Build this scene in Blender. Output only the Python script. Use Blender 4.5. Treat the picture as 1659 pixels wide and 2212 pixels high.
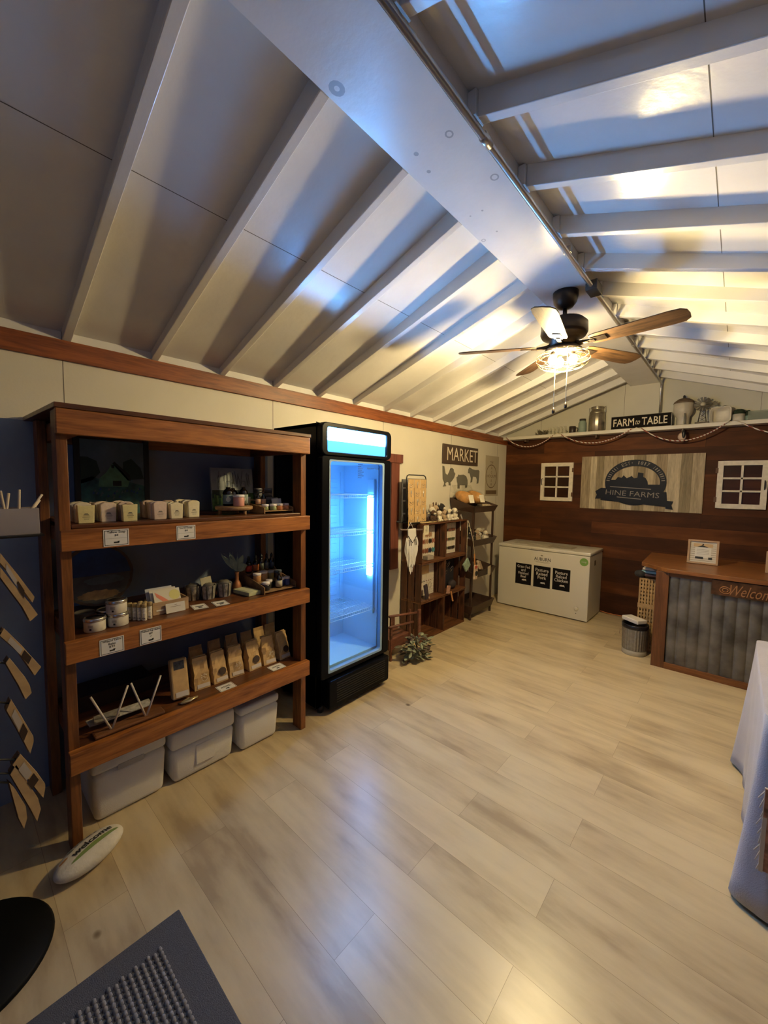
import bpy, bmesh, math, random
from mathutils import Vector, Matrix
R=math.radians; PI=math.pi
for o in list(bpy.data.objects): bpy.data.objects.remove(o)
SC=bpy.context.scene; COL=SC.collection
# ------------------------------------------------------------------ camera
yaw,pitch,roll=0.73088,-0.06987,0.0151
cy,sy=math.cos(yaw),math.sin(yaw)
f0=Vector((-sy,cy,0)); r0=Vector((cy,sy,0)); up=Vector((0,0,1))
fw=f0*math.cos(pitch)+up*math.sin(pitch); u1=up*math.cos(pitch)-f0*math.sin(pitch)
rt=r0*math.cos(roll)+u1*math.sin(roll); u2=u1*math.cos(roll)-r0*math.sin(roll)
cam=bpy.data.cameras.new('camera'); co=bpy.data.objects.new('camera',cam); COL.objects.link(co)
M=Matrix((rt,u2,-fw)).transposed().to_4x4(); M.translation=Vector((2.599,0,1.6)); co.matrix_world=M
cam.sensor_fit='HORIZONTAL'; cam.sensor_width=36; cam.lens=36*851.58/1659; cam.clip_start=.02
SC.camera=co
# ------------------------------------------------------------------ world, light, exposure
W=bpy.data.worlds.new('world'); SC.world=W; W.use_nodes=True
W.node_tree.nodes['Background'].inputs[0].default_value=(.25,.45,1,1)
W.node_tree.nodes['Background'].inputs[1].default_value=.02
vs=SC.view_settings; vs.view_transform='Standard'; vs.look='None'; vs.gamma=1; vs.exposure=1.05; vs.use_curve_mapping=False
def area(name,loc,rot,sx,sy_,power,color):
    l=bpy.data.lights.new(name,'AREA'); l.shape='RECTANGLE'; l.size=sx; l.size_y=sy_; l.energy=power; l.color=color
    o=bpy.data.objects.new(name,l); COL.objects.link(o); o.location=loc; o.rotation_euler=rot; return o
area('dusk_fill_light',(2.6,-1.42,1.35),(R(90),0,0),1.3,1.2,1.5,(.14,.38,1))       # added blue dusk fill, in front of an unseen opening behind the camera
BULB=920; HEADER=135.0; TUBE=36.0
# ------------------------------------------------------------------ materials
MC={}
def _new(name):
    m=bpy.data.materials.new(name); m.use_nodes=True; nt=m.node_tree
    return m,nt,nt.nodes['Principled BSDF']
def pm(name,col,rough=.6,metal=0,spec=.5,noise=0,nscale=30,bump=0,bscale=60,emit=None,es=0,alpha=None,trans=0,sheen=0):
    if name in MC: return MC[name]
    m,nt,b=_new(name); b.inputs['Base Color'].default_value=(*col,1); b.inputs['Roughness'].default_value=rough
    b.inputs['Metallic'].default_value=metal; b.inputs['Specular IOR Level'].default_value=spec
    tc=nt.nodes.new('ShaderNodeTexCoord')
    if noise:
        n=nt.nodes.new('ShaderNodeTexNoise'); n.inputs['Scale'].default_value=nscale; n.inputs['Detail'].default_value=4
        r=nt.nodes.new('ShaderNodeValToRGB'); e=r.color_ramp.elements
        e[0].position=.3;e[1].position=.7
        e[0].color=(*[max(0,c*(1-noise)) for c in col],1); e[1].color=(*[min(1,c*(1+noise)) for c in col],1)
        nt.links.new(tc.outputs['Object'],n.inputs['Vector']); nt.links.new(n.outputs[0],r.inputs[0]); nt.links.new(r.outputs[0],b.inputs['Base Color'])
    if bump:
        n=nt.nodes.new('ShaderNodeTexNoise'); n.inputs['Scale'].default_value=bscale; n.inputs['Detail'].default_value=3
        k=nt.nodes.new('ShaderNodeBump'); k.inputs['Strength'].default_value=bump; k.inputs['Distance'].default_value=.01
        nt.links.new(tc.outputs['Object'],n.inputs['Vector']); nt.links.new(n.outputs[0],k.inputs['Height']); nt.links.new(k.outputs[0],b.inputs['Normal'])
    if emit: b.inputs['Emission Color'].default_value=(*emit,1); b.inputs['Emission Strength'].default_value=es
    if trans: b.inputs['Transmission Weight'].default_value=trans
    if alpha is not None: b.inputs['Alpha'].default_value=alpha
    if sheen: b.inputs['Sheen Weight'].default_value=sheen
    MC[name]=m; return m
def emi(name,col,s):
    if name in MC: return MC[name]
    m=bpy.data.materials.new(name); m.use_nodes=True; nt=m.node_tree; nt.nodes.clear()
    e=nt.nodes.new('ShaderNodeEmission'); e.inputs[0].default_value=(*col,1); e.inputs[1].default_value=s
    o=nt.nodes.new('ShaderNodeOutputMaterial'); nt.links.new(e.outputs[0],o.inputs[0]); MC[name]=m; return m
def glass(name,col=(1,1,1),gloss=.08,rough=.02):
    if name in MC: return MC[name]
    m=bpy.data.materials.new(name); m.use_nodes=True; nt=m.node_tree; nt.nodes.clear()
    t=nt.nodes.new('ShaderNodeBsdfTransparent'); t.inputs[0].default_value=(*col,1)
    g=nt.nodes.new('ShaderNodeBsdfGlossy'); g.inputs['Roughness'].default_value=rough
    x=nt.nodes.new('ShaderNodeMixShader'); x.inputs[0].default_value=gloss
    o=nt.nodes.new('ShaderNodeOutputMaterial'); nt.links.new(t.outputs[0],x.inputs[1]); nt.links.new(g.outputs[0],x.inputs[2]); nt.links.new(x.outputs[0],o.inputs[0]); MC[name]=m; return m
def wood(name,c1,c2,axis='y',scale=1.0,rough=.45,knots=True,spec=.5,bump=.15):
    """stained board, grain running along one axis"""
    if name in MC: return MC[name]
    m,nt,b=_new(name); L=nt.links.new
    tc=nt.nodes.new('ShaderNodeTexCoord'); mp=nt.nodes.new('ShaderNodeMapping')
    s={'x':(1.2,14,14),'y':(14,1.2,14),'z':(14,14,1.2)}[axis]; mp.inputs['Scale'].default_value=[v*scale for v in s]
    L(tc.outputs['Object'],mp.inputs[0])
    n=nt.nodes.new('ShaderNodeTexNoise'); n.inputs['Scale'].default_value=2.0; n.inputs['Detail'].default_value=6; n.inputs['Distortion'].default_value=.8; L(mp.outputs[0],n.inputs['Vector'])
    mp2=nt.nodes.new('ShaderNodeMapping'); mp2.inputs['Scale'].default_value=[v*scale*3.5 for v in s]; L(tc.outputs['Object'],mp2.inputs[0])
    n2=nt.nodes.new('ShaderNodeTexNoise'); n2.inputs['Scale'].default_value=3; n2.inputs['Detail'].default_value=3; L(mp2.outputs[0],n2.inputs['Vector'])
    mx=nt.nodes.new('ShaderNodeMath'); mx.operation='MULTIPLY_ADD'; mx.inputs[1].default_value=.35; L(n2.outputs[0],mx.inputs[0])
    sc=nt.nodes.new('ShaderNodeMath'); sc.operation='MULTIPLY'; sc.inputs[1].default_value=.65; L(n.outputs[0],sc.inputs[0]); L(sc.outputs[0],mx.inputs[2])
    r=nt.nodes.new('ShaderNodeValToRGB'); r.color_ramp.elements[0].position=.36; r.color_ramp.elements[1].position=.62
    r.color_ramp.elements[0].color=(*c1,1); r.color_ramp.elements[1].color=(*c2,1); L(mx.outputs[0],r.inputs[0])
    out=r.outputs[0]
    if knots:
        mp3=nt.nodes.new('ShaderNodeMapping'); mp3.inputs['Scale'].default_value={'x':(1.6,5,5),'y':(5,1.6,5),'z':(5,5,1.6)}[axis]; L(tc.outputs['Object'],mp3.inputs[0])
        v=nt.nodes.new('ShaderNodeTexVoronoi'); v.inputs['Scale'].default_value=1.0; L(mp3.outputs[0],v.inputs['Vector'])
        rr=nt.nodes.new('ShaderNodeValToRGB'); rr.color_ramp.elements[0].position=.05; rr.color_ramp.elements[0].color=(.3,.3,.3,1); rr.color_ramp.elements[1].position=.13; rr.color_ramp.elements[1].color=(1,1,1,1); L(v.outputs['Distance'],rr.inputs[0])
        mm=nt.nodes.new('ShaderNodeMix'); mm.data_type='RGBA'; mm.blend_type='MULTIPLY'; mm.inputs[0].default_value=1
        L(out,mm.inputs[6]); L(rr.outputs[0],mm.inputs[7]); out=mm.outputs[2]
    L(out,b.inputs['Base Color']); b.inputs['Roughness'].default_value=rough; b.inputs['Specular IOR Level'].default_value=spec
    k=nt.nodes.new('ShaderNodeBump'); k.inputs['Strength'].default_value=bump; k.inputs['Distance'].default_value=.004; L(n2.outputs[0],k.inputs['Height']); L(k.outputs[0],b.inputs['Normal'])
    MC[name]=m; return m
def planks(name,cols,bw,bh,plane='xy',off=(0,0),rough=.4,mortar=.0025,mcol=(.03,.02,.01),streak=14,samt=.35,bump=.2,patch=.0,knots=False,spec=.5):
    """rows of boards: brick layout plus a random tone per board and streaks along it"""
    m,nt,b=_new(name); L=nt.links.new
    tc=nt.nodes.new('ShaderNodeTexCoord'); sp=nt.nodes.new('ShaderNodeSeparateXYZ'); L(tc.outputs['Object'],sp.inputs[0])
    cb=nt.nodes.new('ShaderNodeCombineXYZ'); idx={'x':0,'y':1,'z':2}
    a1=nt.nodes.new('ShaderNodeMath'); a1.inputs[1].default_value=off[0]; L(sp.outputs[idx[plane[0]]],a1.inputs[0]); L(a1.outputs[0],cb.inputs[0])
    a2=nt.nodes.new('ShaderNodeMath'); a2.inputs[1].default_value=off[1]; L(sp.outputs[idx[plane[1]]],a2.inputs[0]); L(a2.outputs[0],cb.inputs[1])
    br=nt.nodes.new('ShaderNodeTexBrick'); br.offset=.37; br.offset_frequency=2; br.squash=1
    br.inputs['Color1'].default_value=(0,0,0,1); br.inputs['Color2'].default_value=(1,1,1,1); br.inputs['Mortar'].default_value=(.5,.5,.5,1)
    br.inputs['Scale'].default_value=1; br.inputs['Mortar Size'].default_value=mortar; br.inputs['Mortar Smooth'].default_value=.1
    br.inputs['Brick Width'].default_value=bw; br.inputs['Row Height'].default_value=bh; L(cb.outputs[0],br.inputs['Vector'])
    mp=nt.nodes.new('ShaderNodeMapping'); mp.inputs['Scale'].default_value=(1,streak,1); L(cb.outputs[0],mp.inputs[0])
    sep=nt.nodes.new('ShaderNodeMath'); sep.operation='MULTIPLY'; sep.inputs[1].default_value=17; L(br.outputs['Color'],sep.inputs[0])
    n=nt.nodes.new('ShaderNodeTexNoise'); n.noise_dimensions='4D'; n.inputs['Scale'].default_value=2.2; n.inputs['Detail'].default_value=6; L(mp.outputs[0],n.inputs['Vector']); L(sep.outputs[0],n.inputs['W'])
    ad=nt.nodes.new('ShaderNodeMath'); ad.operation='MULTIPLY_ADD'; L(n.outputs[0],ad.inputs[0]); ad.inputs[1].default_value=samt*2
    s2=nt.nodes.new('ShaderNodeMath'); s2.operation='MULTIPLY_ADD'; s2.inputs[1].default_value=1-samt; s2.inputs[2].default_value=-samt/2; L(br.outputs['Color'],s2.inputs[0]); L(s2.outputs[0],ad.inputs[2])
    fac=ad.outputs[0]
    if patch:
        pn=nt.nodes.new('ShaderNodeTexNoise'); pn.inputs['Scale'].default_value=1.9; pn.inputs['Detail'].default_value=9; pn.inputs['Roughness'].default_value=.6; mp4=nt.nodes.new('ShaderNodeMapping'); mp4.inputs['Scale'].default_value=(1,2.6,1); L(cb.outputs[0],mp4.inputs[0]); L(mp4.outputs[0],pn.inputs['Vector'])
        pa=nt.nodes.new('ShaderNodeMath'); pa.operation='MULTIPLY_ADD'; pa.inputs[1].default_value=patch; L(pn.outputs[0],pa.inputs[0])
        pb=nt.nodes.new('ShaderNodeMath'); pb.operation='SUBTRACT'; pb.inputs[1].default_value=patch/2; L(fac,pb.inputs[0]); L(pb.outputs[0],pa.inputs[2]); fac=pa.outputs[0]
    r=nt.nodes.new('ShaderNodeValToRGB'); r.color_ramp.elements[0].position=.12; r.color_ramp.elements[1].position=.9
    r.color_ramp.elements[0].color=(*cols[0],1); r.color_ramp.elements[1].color=(*cols[-1],1)
    for i,c in enumerate(cols[1:-1]):
        e=r.color_ramp.elements.new(.12+.78*(i+1)/(len(cols)-1)); e.color=(*c,1)
    L(fac,r.inputs[0]); out=r.outputs[0]
    if knots:
        v=nt.nodes.new('ShaderNodeTexVoronoi'); v.inputs['Scale'].default_value=2.2; mp5=nt.nodes.new('ShaderNodeMapping'); mp5.inputs['Scale'].default_value=(1,1.3,1); L(cb.outputs[0],mp5.inputs[0]); L(mp5.outputs[0],v.inputs['Vector'])
        rr=nt.nodes.new('ShaderNodeValToRGB'); rr.color_ramp.elements[0].position=.026; rr.color_ramp.elements[0].color=(.30,.24,.18,1); rr.color_ramp.elements[1].position=.052; rr.color_ramp.elements[1].color=(1,1,1,1); L(v.outputs['Distance'],rr.inputs[0])
        mm=nt.nodes.new('ShaderNodeMix'); mm.data_type='RGBA'; mm.blend_type='MULTIPLY'; mm.inputs[0].default_value=1; L(out,mm.inputs[6]); L(rr.outputs[0],mm.inputs[7]); out=mm.outputs[2]
    mo=nt.nodes.new('ShaderNodeMix'); mo.data_type='RGBA'; L(br.outputs['Fac'],mo.inputs[0]); L(out,mo.inputs[6]); mo.inputs[7].default_value=(*mcol,1)
    L(mo.outputs[2],b.inputs['Base Color']); b.inputs['Roughness'].default_value=rough; b.inputs['Specular IOR Level'].default_value=spec
    k=nt.nodes.new('ShaderNodeBump'); k.inputs['Strength'].default_value=bump; k.inputs['Distance'].default_value=.003; L(n.outputs[0],k.inputs['Height']); L(k.outputs[0],b.inputs['Normal'])
    MC[name]=m; return m
# ------------------------------------------------------------------ mesh builder
X,Y,Z=Vector((1,0,0)),Vector((0,1,0)),Vector((0,0,1))
class MB:
    def __init__(s): s.v=[];s.f=[];s.m=[];s.sm=[]
    def add(s,vs,fs,mi=0,smooth=False):
        n=len(s.v); s.v+= [Vector(p) for p in vs]
        for q in fs: s.f.append([i+n for i in q]); s.m.append(mi); s.sm.append(smooth)
        return s
    def box(s,x0,x1,y0,y1,z0,z1,mi=0):
        return s.add([(x0,y0,z0),(x1,y0,z0),(x1,y1,z0),(x0,y1,z0),(x0,y0,z1),(x1,y0,z1),(x1,y1,z1),(x0,y1,z1)],[(0,3,2,1),(4,5,6,7),(0,1,5,4),(1,2,6,5),(2,3,7,6),(3,0,4,7)],mi)
    def slab(s,c,U,V,w,h,t,mi=0):
        """box centred at c in the U,V plane, thickness t growing along U x V"""
        c=Vector(c);U=Vector(U).normalized();V=Vector(V).normalized();N=U.cross(V).normalized()
        P=[c+U*(a*w/2)+V*(b*h/2) for a,b in ((-1,-1),(1,-1),(1,1),(-1,1))]
        return s.add(P+[p+N*t for p in P],[(0,3,2,1),(4,5,6,7),(0,1,5,4),(1,2,6,5),(2,3,7,6),(3,0,4,7)],mi)
    def poly(s,pts,N,t,mi=0,smooth=False):
        """extrude a planar outline (3d points, ccw seen from N) by t along N"""
        P=[Vector(p) for p in pts]; N=Vector(N); n=len(P)
        return s.add(P+[p+N*t for p in P],[tuple(range(n))[::-1],tuple(range(n,2*n))]+[(i,(i+1)%n,(i+1)%n+n,i+n) for i in range(n)],mi,smooth)
    def lathe(s,prof,c=(0,0,0),n=20,mi=0,axis='z',smooth=True,a0=0,sx=1,sy=1):
        vs=[];c=Vector(c)
        for r,h in prof:
            for k in range(n):
                a=2*PI*k/n+a0; p=(r*math.cos(a)*sx,r*math.sin(a)*sy,h)
                if axis=='x': p=(p[2],p[0],p[1])
                if axis=='y': p=(p[1],p[2],p[0])
                vs.append(c+Vector(p))
        fs=[(i*n+k,i*n+(k+1)%n,(i+1)*n+(k+1)%n,(i+1)*n+k) for i in range(len(prof)-1) for k in range(n)]
        fs.append(tuple(range(n))[::-1]); fs.append(tuple((len(prof)-1)*n+k for k in range(n)))
        return s.add(vs,fs,mi,smooth)
    def cyl(s,c,r,h,n=20,mi=0,axis='z'): return s.lathe([(r,0),(r,h)],c,n,mi,axis,True)
    def tube(s,pts,r,n=6,mi=0,closed=False):
        P=[Vector(p) for p in pts]; vs=[];N=len(P); ref=None
        for i,p in enumerate(P):
            a=P[(i-1)%N] if (closed or i>0) else p; b=P[(i+1)%N] if (closed or i<N-1) else p
            t=(b-a).normalized()
            if ref is None or abs(ref.dot(t))>.95: ref=Z if abs(t.z)<.9 else X
            u=t.cross(ref).normalized(); w=t.cross(u); ref=-w if False else ref
            rr=r[i] if isinstance(r,(list,tuple)) else r
            for k in range(n): vs.append(p+u*rr*math.cos(2*PI*k/n)+w*rr*math.sin(2*PI*k/n))
        E=N if closed else N-1
        fs=[(i*n+k,i*n+(k+1)%n,((i+1)%N)*n+(k+1)%n,((i+1)%N)*n+k) for i in range(E) for k in range(n)]
        if not closed: fs+= [tuple(range(n))[::-1],tuple((N-1)*n+k for k in range(n))]
        return s.add(vs,fs,mi,True)
    def ell(s,c,rx,ry,rz,n=14,mi=0,rot=None,jit=0,seed=0):
        rd=random.Random(seed); m=n//2; vs=[]; c=Vector(c)
        for i in range(m+1):
            th=PI*i/m
            for k in range(n):
                a=2*PI*k/n; p=Vector((rx*math.sin(th)*math.cos(a),ry*math.sin(th)*math.sin(a),-rz*math.cos(th)))
                if jit and 0<i<m: p*=1+rd.uniform(-jit,jit)
                if rot: p=rot@p
                vs.append(c+p)
        fs=[(i*n+k,i*n+(k+1)%n,(i+1)*n+(k+1)%n,(i+1)*n+k) for i in range(m) for k in range(n)]
        return s.add(vs,fs,mi,True)
    def build(s,name,mats,parent=None,bevel=0,local=False,sub=0,seg=2):
        me=bpy.data.meshes.new(name)
        off=Vector((0,0,0)) if (local or parent is None) else wl(parent)
        me.from_pydata([v-off for v in s.v],[],s.f)
        if not isinstance(mats,(list,tuple)): mats=[mats]
        for m in mats: me.materials.append(m)
        for i,p in enumerate(me.polygons): p.material_index=s.m[i]; p.use_smooth=s.sm[i]
        bm=bmesh.new(); bm.from_mesh(me); bmesh.ops.remove_doubles(bm,verts=bm.verts,dist=1e-6); bmesh.ops.recalc_face_normals(bm,faces=bm.faces); bm.to_mesh(me); bm.free()
        o=bpy.data.objects.new(name,me); COL.objects.link(o)
        if parent is None and not local:
            # origin at the base centre
            lo=Vector([min(v[i] for v in s.v) for i in range(3)]); hi=Vector([max(v[i] for v in s.v) for i in range(3)])
            b=Vector(((lo.x+hi.x)/2,(lo.y+hi.y)/2,lo.z)); me.transform(Matrix.Translation(-b)); o.location=b
        if parent is not None: o.parent=parent
        if bevel:
            md=o.modifiers.new('bevel','BEVEL'); md.width=bevel; md.segments=seg; md.limit_method='ANGLE'; md.angle_limit=R(40)
            if seg>2:
                for p in me.polygons: p.use_smooth=True
        if sub:
            md=o.modifiers.new('sub','SUBSURF'); md.levels=sub; md.render_levels=sub
        return o
def wl(o):
    p=Vector((0,0,0))
    while o is not None: p+=o.location; o=o.parent
    return p
def tag(o,label,cat,group=None,kind=None):
    o['label']=label; o['category']=cat
    if group: o['group']=group
    if kind: o['kind']=kind
    return o
def thing(name,label,cat,loc=(0,0,0),group=None,rz=0):
    o=bpy.data.objects.new(name,None); COL.objects.link(o); o.location=loc; o.rotation_euler[2]=rz; o.empty_display_size=.05
    return tag(o,label,cat,group)
def struct(o,label=None):
    o['kind']='structure'
    if label: o['label']=label
    return o
def copytree(o,parent=None):
    c=o.copy(); COL.objects.link(c)
    if parent is not None: c.parent=parent
    for ch in list(o.children): copytree(ch,c)
    return c
def dup(o,loc,label=None,group=None,rz=None,scale=None,mats=None):
    c=copytree(o); c.location=loc
    if label: c['label']=label
    if group: c['group']=group
    if rz is not None: c.rotation_euler[2]=rz
    if scale: c.scale=scale if isinstance(scale,(tuple,list)) else (scale,)*3
    return c
def remat(root,name,mat):
    """give every part called name (not shared with other copies) its own material"""
    for ch in [root]+list(root.children_recursive):
        if ch.type=='MESH' and ch.name.split('.')[0]==name:
            ch.data=ch.data.copy(); ch.data.materials.clear(); ch.data.materials.append(mat)
def text(name,body,c,U,V,w,h,mat,parent,t=.0006,bold=0.0,shear=0,lsp=1.0,local=False,keep=False):
    cu=bpy.data.curves.new('tmp','FONT'); cu.body=body; cu.align_x='CENTER'; cu.offset=bold; cu.shear=shear; cu.space_line=lsp; cu.resolution_u=2
    tmp=bpy.data.objects.new('tmp',cu); me=bpy.data.meshes.new_from_object(tmp); bpy.data.objects.remove(tmp); bpy.data.curves.remove(cu)
    xs=[v.co.x for v in me.vertices]; ys=[v.co.y for v in me.vertices]; x0,x1,y0,y1=min(xs),max(xs),min(ys),max(ys)
    sx=w/(x1-x0); sy_=h/(y1-y0)
    if keep: sx=sy_=min(sx,sy_)
    c=Vector(c); U=Vector(U).normalized(); V=Vector(V).normalized(); N=U.cross(V)
    off=Vector((0,0,0)) if (local or parent is None) else wl(parent)
    for v in me.vertices:
        a=(v.co.x-(x0+x1)/2)*sx; b=(v.co.y-(y0+y1)/2)*sy_; v.co=c+U*a+V*b+N*t-off
    me.materials.clear(); me.materials.append(mat); me.name=name
    o=bpy.data.objects.new(name,me); COL.objects.link(o)
    if parent is not None: o.parent=parent
    if t>.002:
        md=o.modifiers.new('solid','SOLIDIFY'); md.thickness=t; md.offset=-1
    return o
# ------------------------------------------------------------------ shared materials
white_ceiling=pm('painted_white_wood',(.69,.67,.645),.24,noise=.03,nscale=6,bump=.10,bscale=30)
white_wall=pm('cream_wall_paint',(.68,.63,.52),.55,noise=.03,nscale=3,bump=.04,bscale=80)
seam=pm('panel_seam',(.12,.10,.08),.8)
floor_m=planks('laminate_floor',[(.38,.285,.17),(.51,.40,.24),(.60,.48,.295),(.64,.52,.32)],1.22,.198,'xy',(.31,-.018),rough=.30,mortar=.0007,mcol=(.27,.19,.11),streak=6,samt=.66,bump=.04,patch=1.3,knots=True)
wallwood=planks('stained_plank_wall',[(.030,.0085,.0025),(.055,.016,.0045),(.085,.025,.006),(.14,.045,.011)],1.75,.150,'xz',(.55,.035),rough=.6,spec=.2,mortar=.0013,mcol=(.02,.008,.004),streak=6,samt=.42,bump=.15,patch=.9)
trimwood_y=wood('stained_trim_wood',(.13,.030,.006),(.30,.085,.018),'y')
shelf_y=wood('stained_pine_along_y',(.17,.050,.010),(.42,.150,.034),'y')
shelf_x=wood('stained_pine_along_x',(.10,.030,.007),(.24,.08,.020),'x')
shelf_z=wood('stained_pine_upright',(.10,.031,.007),(.26,.090,.021),'z')
black=pm('black_plastic',(.012,.012,.014),.35); blackm=pm('black_satin_metal',(.015,.014,.014),.4,.3)
ink=pm('black_ink',(.015,.015,.015),.7); paper=pm('white_paper',(.75,.73,.70),.7)
kraft=pm('kraft_paper',(.55,.36,.16),.75,noise=.12,nscale=25,bump=.1,bscale=40); galv=pm('galvanised_steel',(.30,.29,.27),.4,.8,noise=.15,nscale=40)
styro=pm('white_foam',(.72,.70,.66),.8,bump=.15,bscale=220); cream=pm('cream_enamel',(.62,.57,.47),.35)
steel=pm('brushed_steel',(.55,.53,.50),.3,.9); whitep=pm('white_plastic',(.75,.73,.72),.45)
amber=pm('dark_amber_glass',(.012,.008,.006),.08,spec=.8); clearg=glass('clear_glass',(.93,.95,.93),.10)
# ================================================================== ROOM
DY=5.6; XR=3.44; YF=-1.5
tag_f=struct(MB().box(-.05,XR+.05,YF-.05,DY+.05,-.1,0).build('floor',floor_m))
tag_f.data.transform(Matrix.Translation(tag_f.location)); tag_f.location=(0,0,0)
SL=.337; ZJ0=2.306                                        # joist underside at the left wall; rises SL per metre
def zj(x): return ZJ0+SL*(x if x<1.72 else XR-x)
b=MB(); b.box(-.1,0,YF,DY,0,2.305); b.box(-.1,0,YF,DY,2.305,2.42,2)
for y in (.43,1.65,2.87,4.09,5.31,-.79): b.box(-.001,.0006,y-.0015,y+.0015,0,2.40,1)
struct(b.build('wall_left',[white_wall,seam,white_ceiling]))
darkwall=pm('stained_dark_boards',(.10,.045,.02),.55,noise=.3,nscale=6)
struct(MB().box(XR,XR+.1,YF,DY,0,2.42).build('wall_right',darkwall))
# far wall: planks below, painted gable above
b=MB(); b.poly([(-.1,DY,2.27),(XR+.1,DY,2.27),(XR+.1,DY,2.45),(1.72,DY,3.05),(-.1,DY,2.45)],Y,.1)
for x in (.5,1.5,2.72): b.box(x-.0015,x+.0015,DY-.0006,DY+.001,2.27,2.27+.10+SL*min(x,XR-x),1)
struct(b.build('wall_back_gable',[pm('gable_paint',(.55,.52,.43),.6,noise=.03,nscale=4),seam]))
o=MB().box(-.1,XR+.1,DY,DY+.1,0,2.27).build('wall_back',wallwood); o.data.transform(Matrix.Translation(o.location)); o.location=(0,0,0); struct(o)
# near wall with an unseen opening for the dusk fill (behind the camera)
b=MB(); b.box(0,1.9,YF-.1,YF,0,2.42); b.box(3.3,XR,YF-.1,YF,0,2.42); b.box(1.9,3.3,YF-.1,YF,2.05,2.42); b.box(1.9,3.3,YF-.1,YF,0,.7); b.poly([(0,YF,2.42),(XR,YF,2.42),(1.72,YF,3.05)],-Y,.1)
struct(b.build('wall_front',darkwall))
# ceiling panels, two slopes
b=MB(); H=.042; SP=.365
for s in (0,1):
    xs=[(-.1,ZJ0+H-.1*SP),(1.72,ZJ0+H+1.72*SP)] if s==0 else [(1.72,ZJ0+H+1.72*SP),(XR+.1,ZJ0+H-.1*SP)]
    (xa,za),(xb,zb)=xs
    b.poly([(xa,YF,za),(xb,YF,zb),(xb,YF,zb+.05),(xa,YF,za+.05)],Y,DY-YF+.1)
for x in (.942,2.477):
    z=ZJ0+H+SP*min(x,XR-x); d=SP*.0015*(1 if x<1.72 else -1)
    b.add([(x-.0015,YF,z-d-.0006),(x+.0015,YF,z+d-.0006),(x+.0015,DY,z+d-.0006),(x-.0015,DY,z-d-.0006)],[(0,1,2,3)],1)
struct(b.build('ceiling',[white_ceiling,seam]))
# joists
YJ=[.43+.408*k for k in range(-4,13)]
k=0
for y in YJ:
    for s in (0,1):
        if s==0: P=[(0.0,ZJ0),(1.553,zj(1.553)),(1.553,zj(1.553)+.096),(0,ZJ0+.096)]
        else: P=[(1.875,zj(1.875)),(XR,ZJ0),(XR,ZJ0+.096),(1.875,zj(1.875)+.096)]
        k+=1; j=MB().poly([(x,y+.038,z) for x,z in P],-Y,.038).build('trim_%d'%k,white_ceiling,bevel=.003); struct(j,'white painted rafter')
        if s: # blocking where the rafter meets the beam
            MB().box(1.8425,1.8745,y-.012,y+.05,2.838,2.92).build('trim_block',white_ceiling,parent=j,bevel=.002)
# ridge beam with filled knots
knot=pm('painted_over_knot',(.34,.33,.33),.4)
b=MB(); b.box(1.5553,1.8415,YF,DY,2.8286,2.95)
def ring(cx,cy,r,rin=.5,n=12):
    v=[];z=2.8284
    for i in range(n):
        a=2*PI*i/n; v+=[(cx+r*math.cos(a),cy+r*1.15*math.sin(a),z),(cx+r*rin*math.cos(a),cy+r*1.15*rin*math.sin(a),z)]
    b.add(v,[(2*i,2*i+1,(2*i+3)%(2*n),(2*i+2)%(2*n)) for i in range(n)],1)
for cx,cyy,r_,ri in [(1.595,.87,.024,.35),(1.772,1.235,.015,.6),(1.634,1.226,.009,0.02),(1.621,1.324,.008,.02),(1.803,1.518,.017,.65),(1.674,1.66,.005,.02),(1.615,1.658,.004,.02),(1.657,1.837,.005,.02),(1.575,1.859,.011,.6)]: ring(cx,cyy,r_,ri)
struct(b.build('trim_ridge_beam',[white_ceiling,knot]),'white boxed ridge beam')
# left wall trim board under the rafters
o=MB().box(.0005,.02,YF,DY-.001,2.2031,2.3032).build('trim_left',trimwood_y,bevel=.003); struct(o,'stained board along the top of the left wall')
o=MB().box(.0003,.004,YF,1.60,0,1.885).build('wall_left_lower_blue',pm('dark_blue_wall_tone',(.28,.34,.43),.7,noise=.06,nscale=5)); struct(o,'dark blue lower part of the left wall')  # thin dark blue sheet over the left wall, floor to shelf-top height
# window trim on left wall beyond the fridge
wt=thing('window_1','x','window',(0.001,3.2,.6)); del wt['category']; wt['kind']='structure'; wt['label']='edge of a reddish wood window casing behind the fridge'
redwood=wood('reddish_casing_wood',(.12,.035,.022),(.20,.062,.038),'z',rough=.55)
b=MB(); b.box(.0005,.022,2.985,3.105,.735,1.817); b.box(.0005,.03,2.3,3.15,1.8175,1.905); b.build('window_frame',redwood,wt,bevel=.003)
b=MB(); b.box(.0005,.008,2.4,2.984,.735,1.817); b.build('window_pane',pm('dark_blue_pane',(.10,.11,.13),.15),wt)
# conduit along the beam, with couplings, a junction box and the drop
cd=thing('electrical_conduit','galvanised steel conduit running along the right edge of the white ridge beam','pipe',(1.87,2.0,2.78))
cz=2.812; cx=1.868
MB().tube([(cx,YF+.02,cz),(cx,5.50,cz),(cx+.003,5.54,cz-.02),(cx+.003,5.555,cz-.06),(cx+.003,5.56,2.33)],.0125,10).build('pipe',steel,cd)
for y in (1.30,3.92): MB().cyl((cx,y,cz),.017,.05,12,axis='y').build('coupling',steel,cd)
for y in (.35,2.2,4.85):
    MB().box(cx-.018,cx+.018,y,y+.02,cz-.003,cz+.03).build('strap',steel,cd)
MB().box(cx-.03,cx+.035,2.64,2.76,cz-.028,cz+.03).build('junction_box',pm('dark_grey_metal',(.09,.09,.09),.5,.5),cd,bevel=.004)
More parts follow.
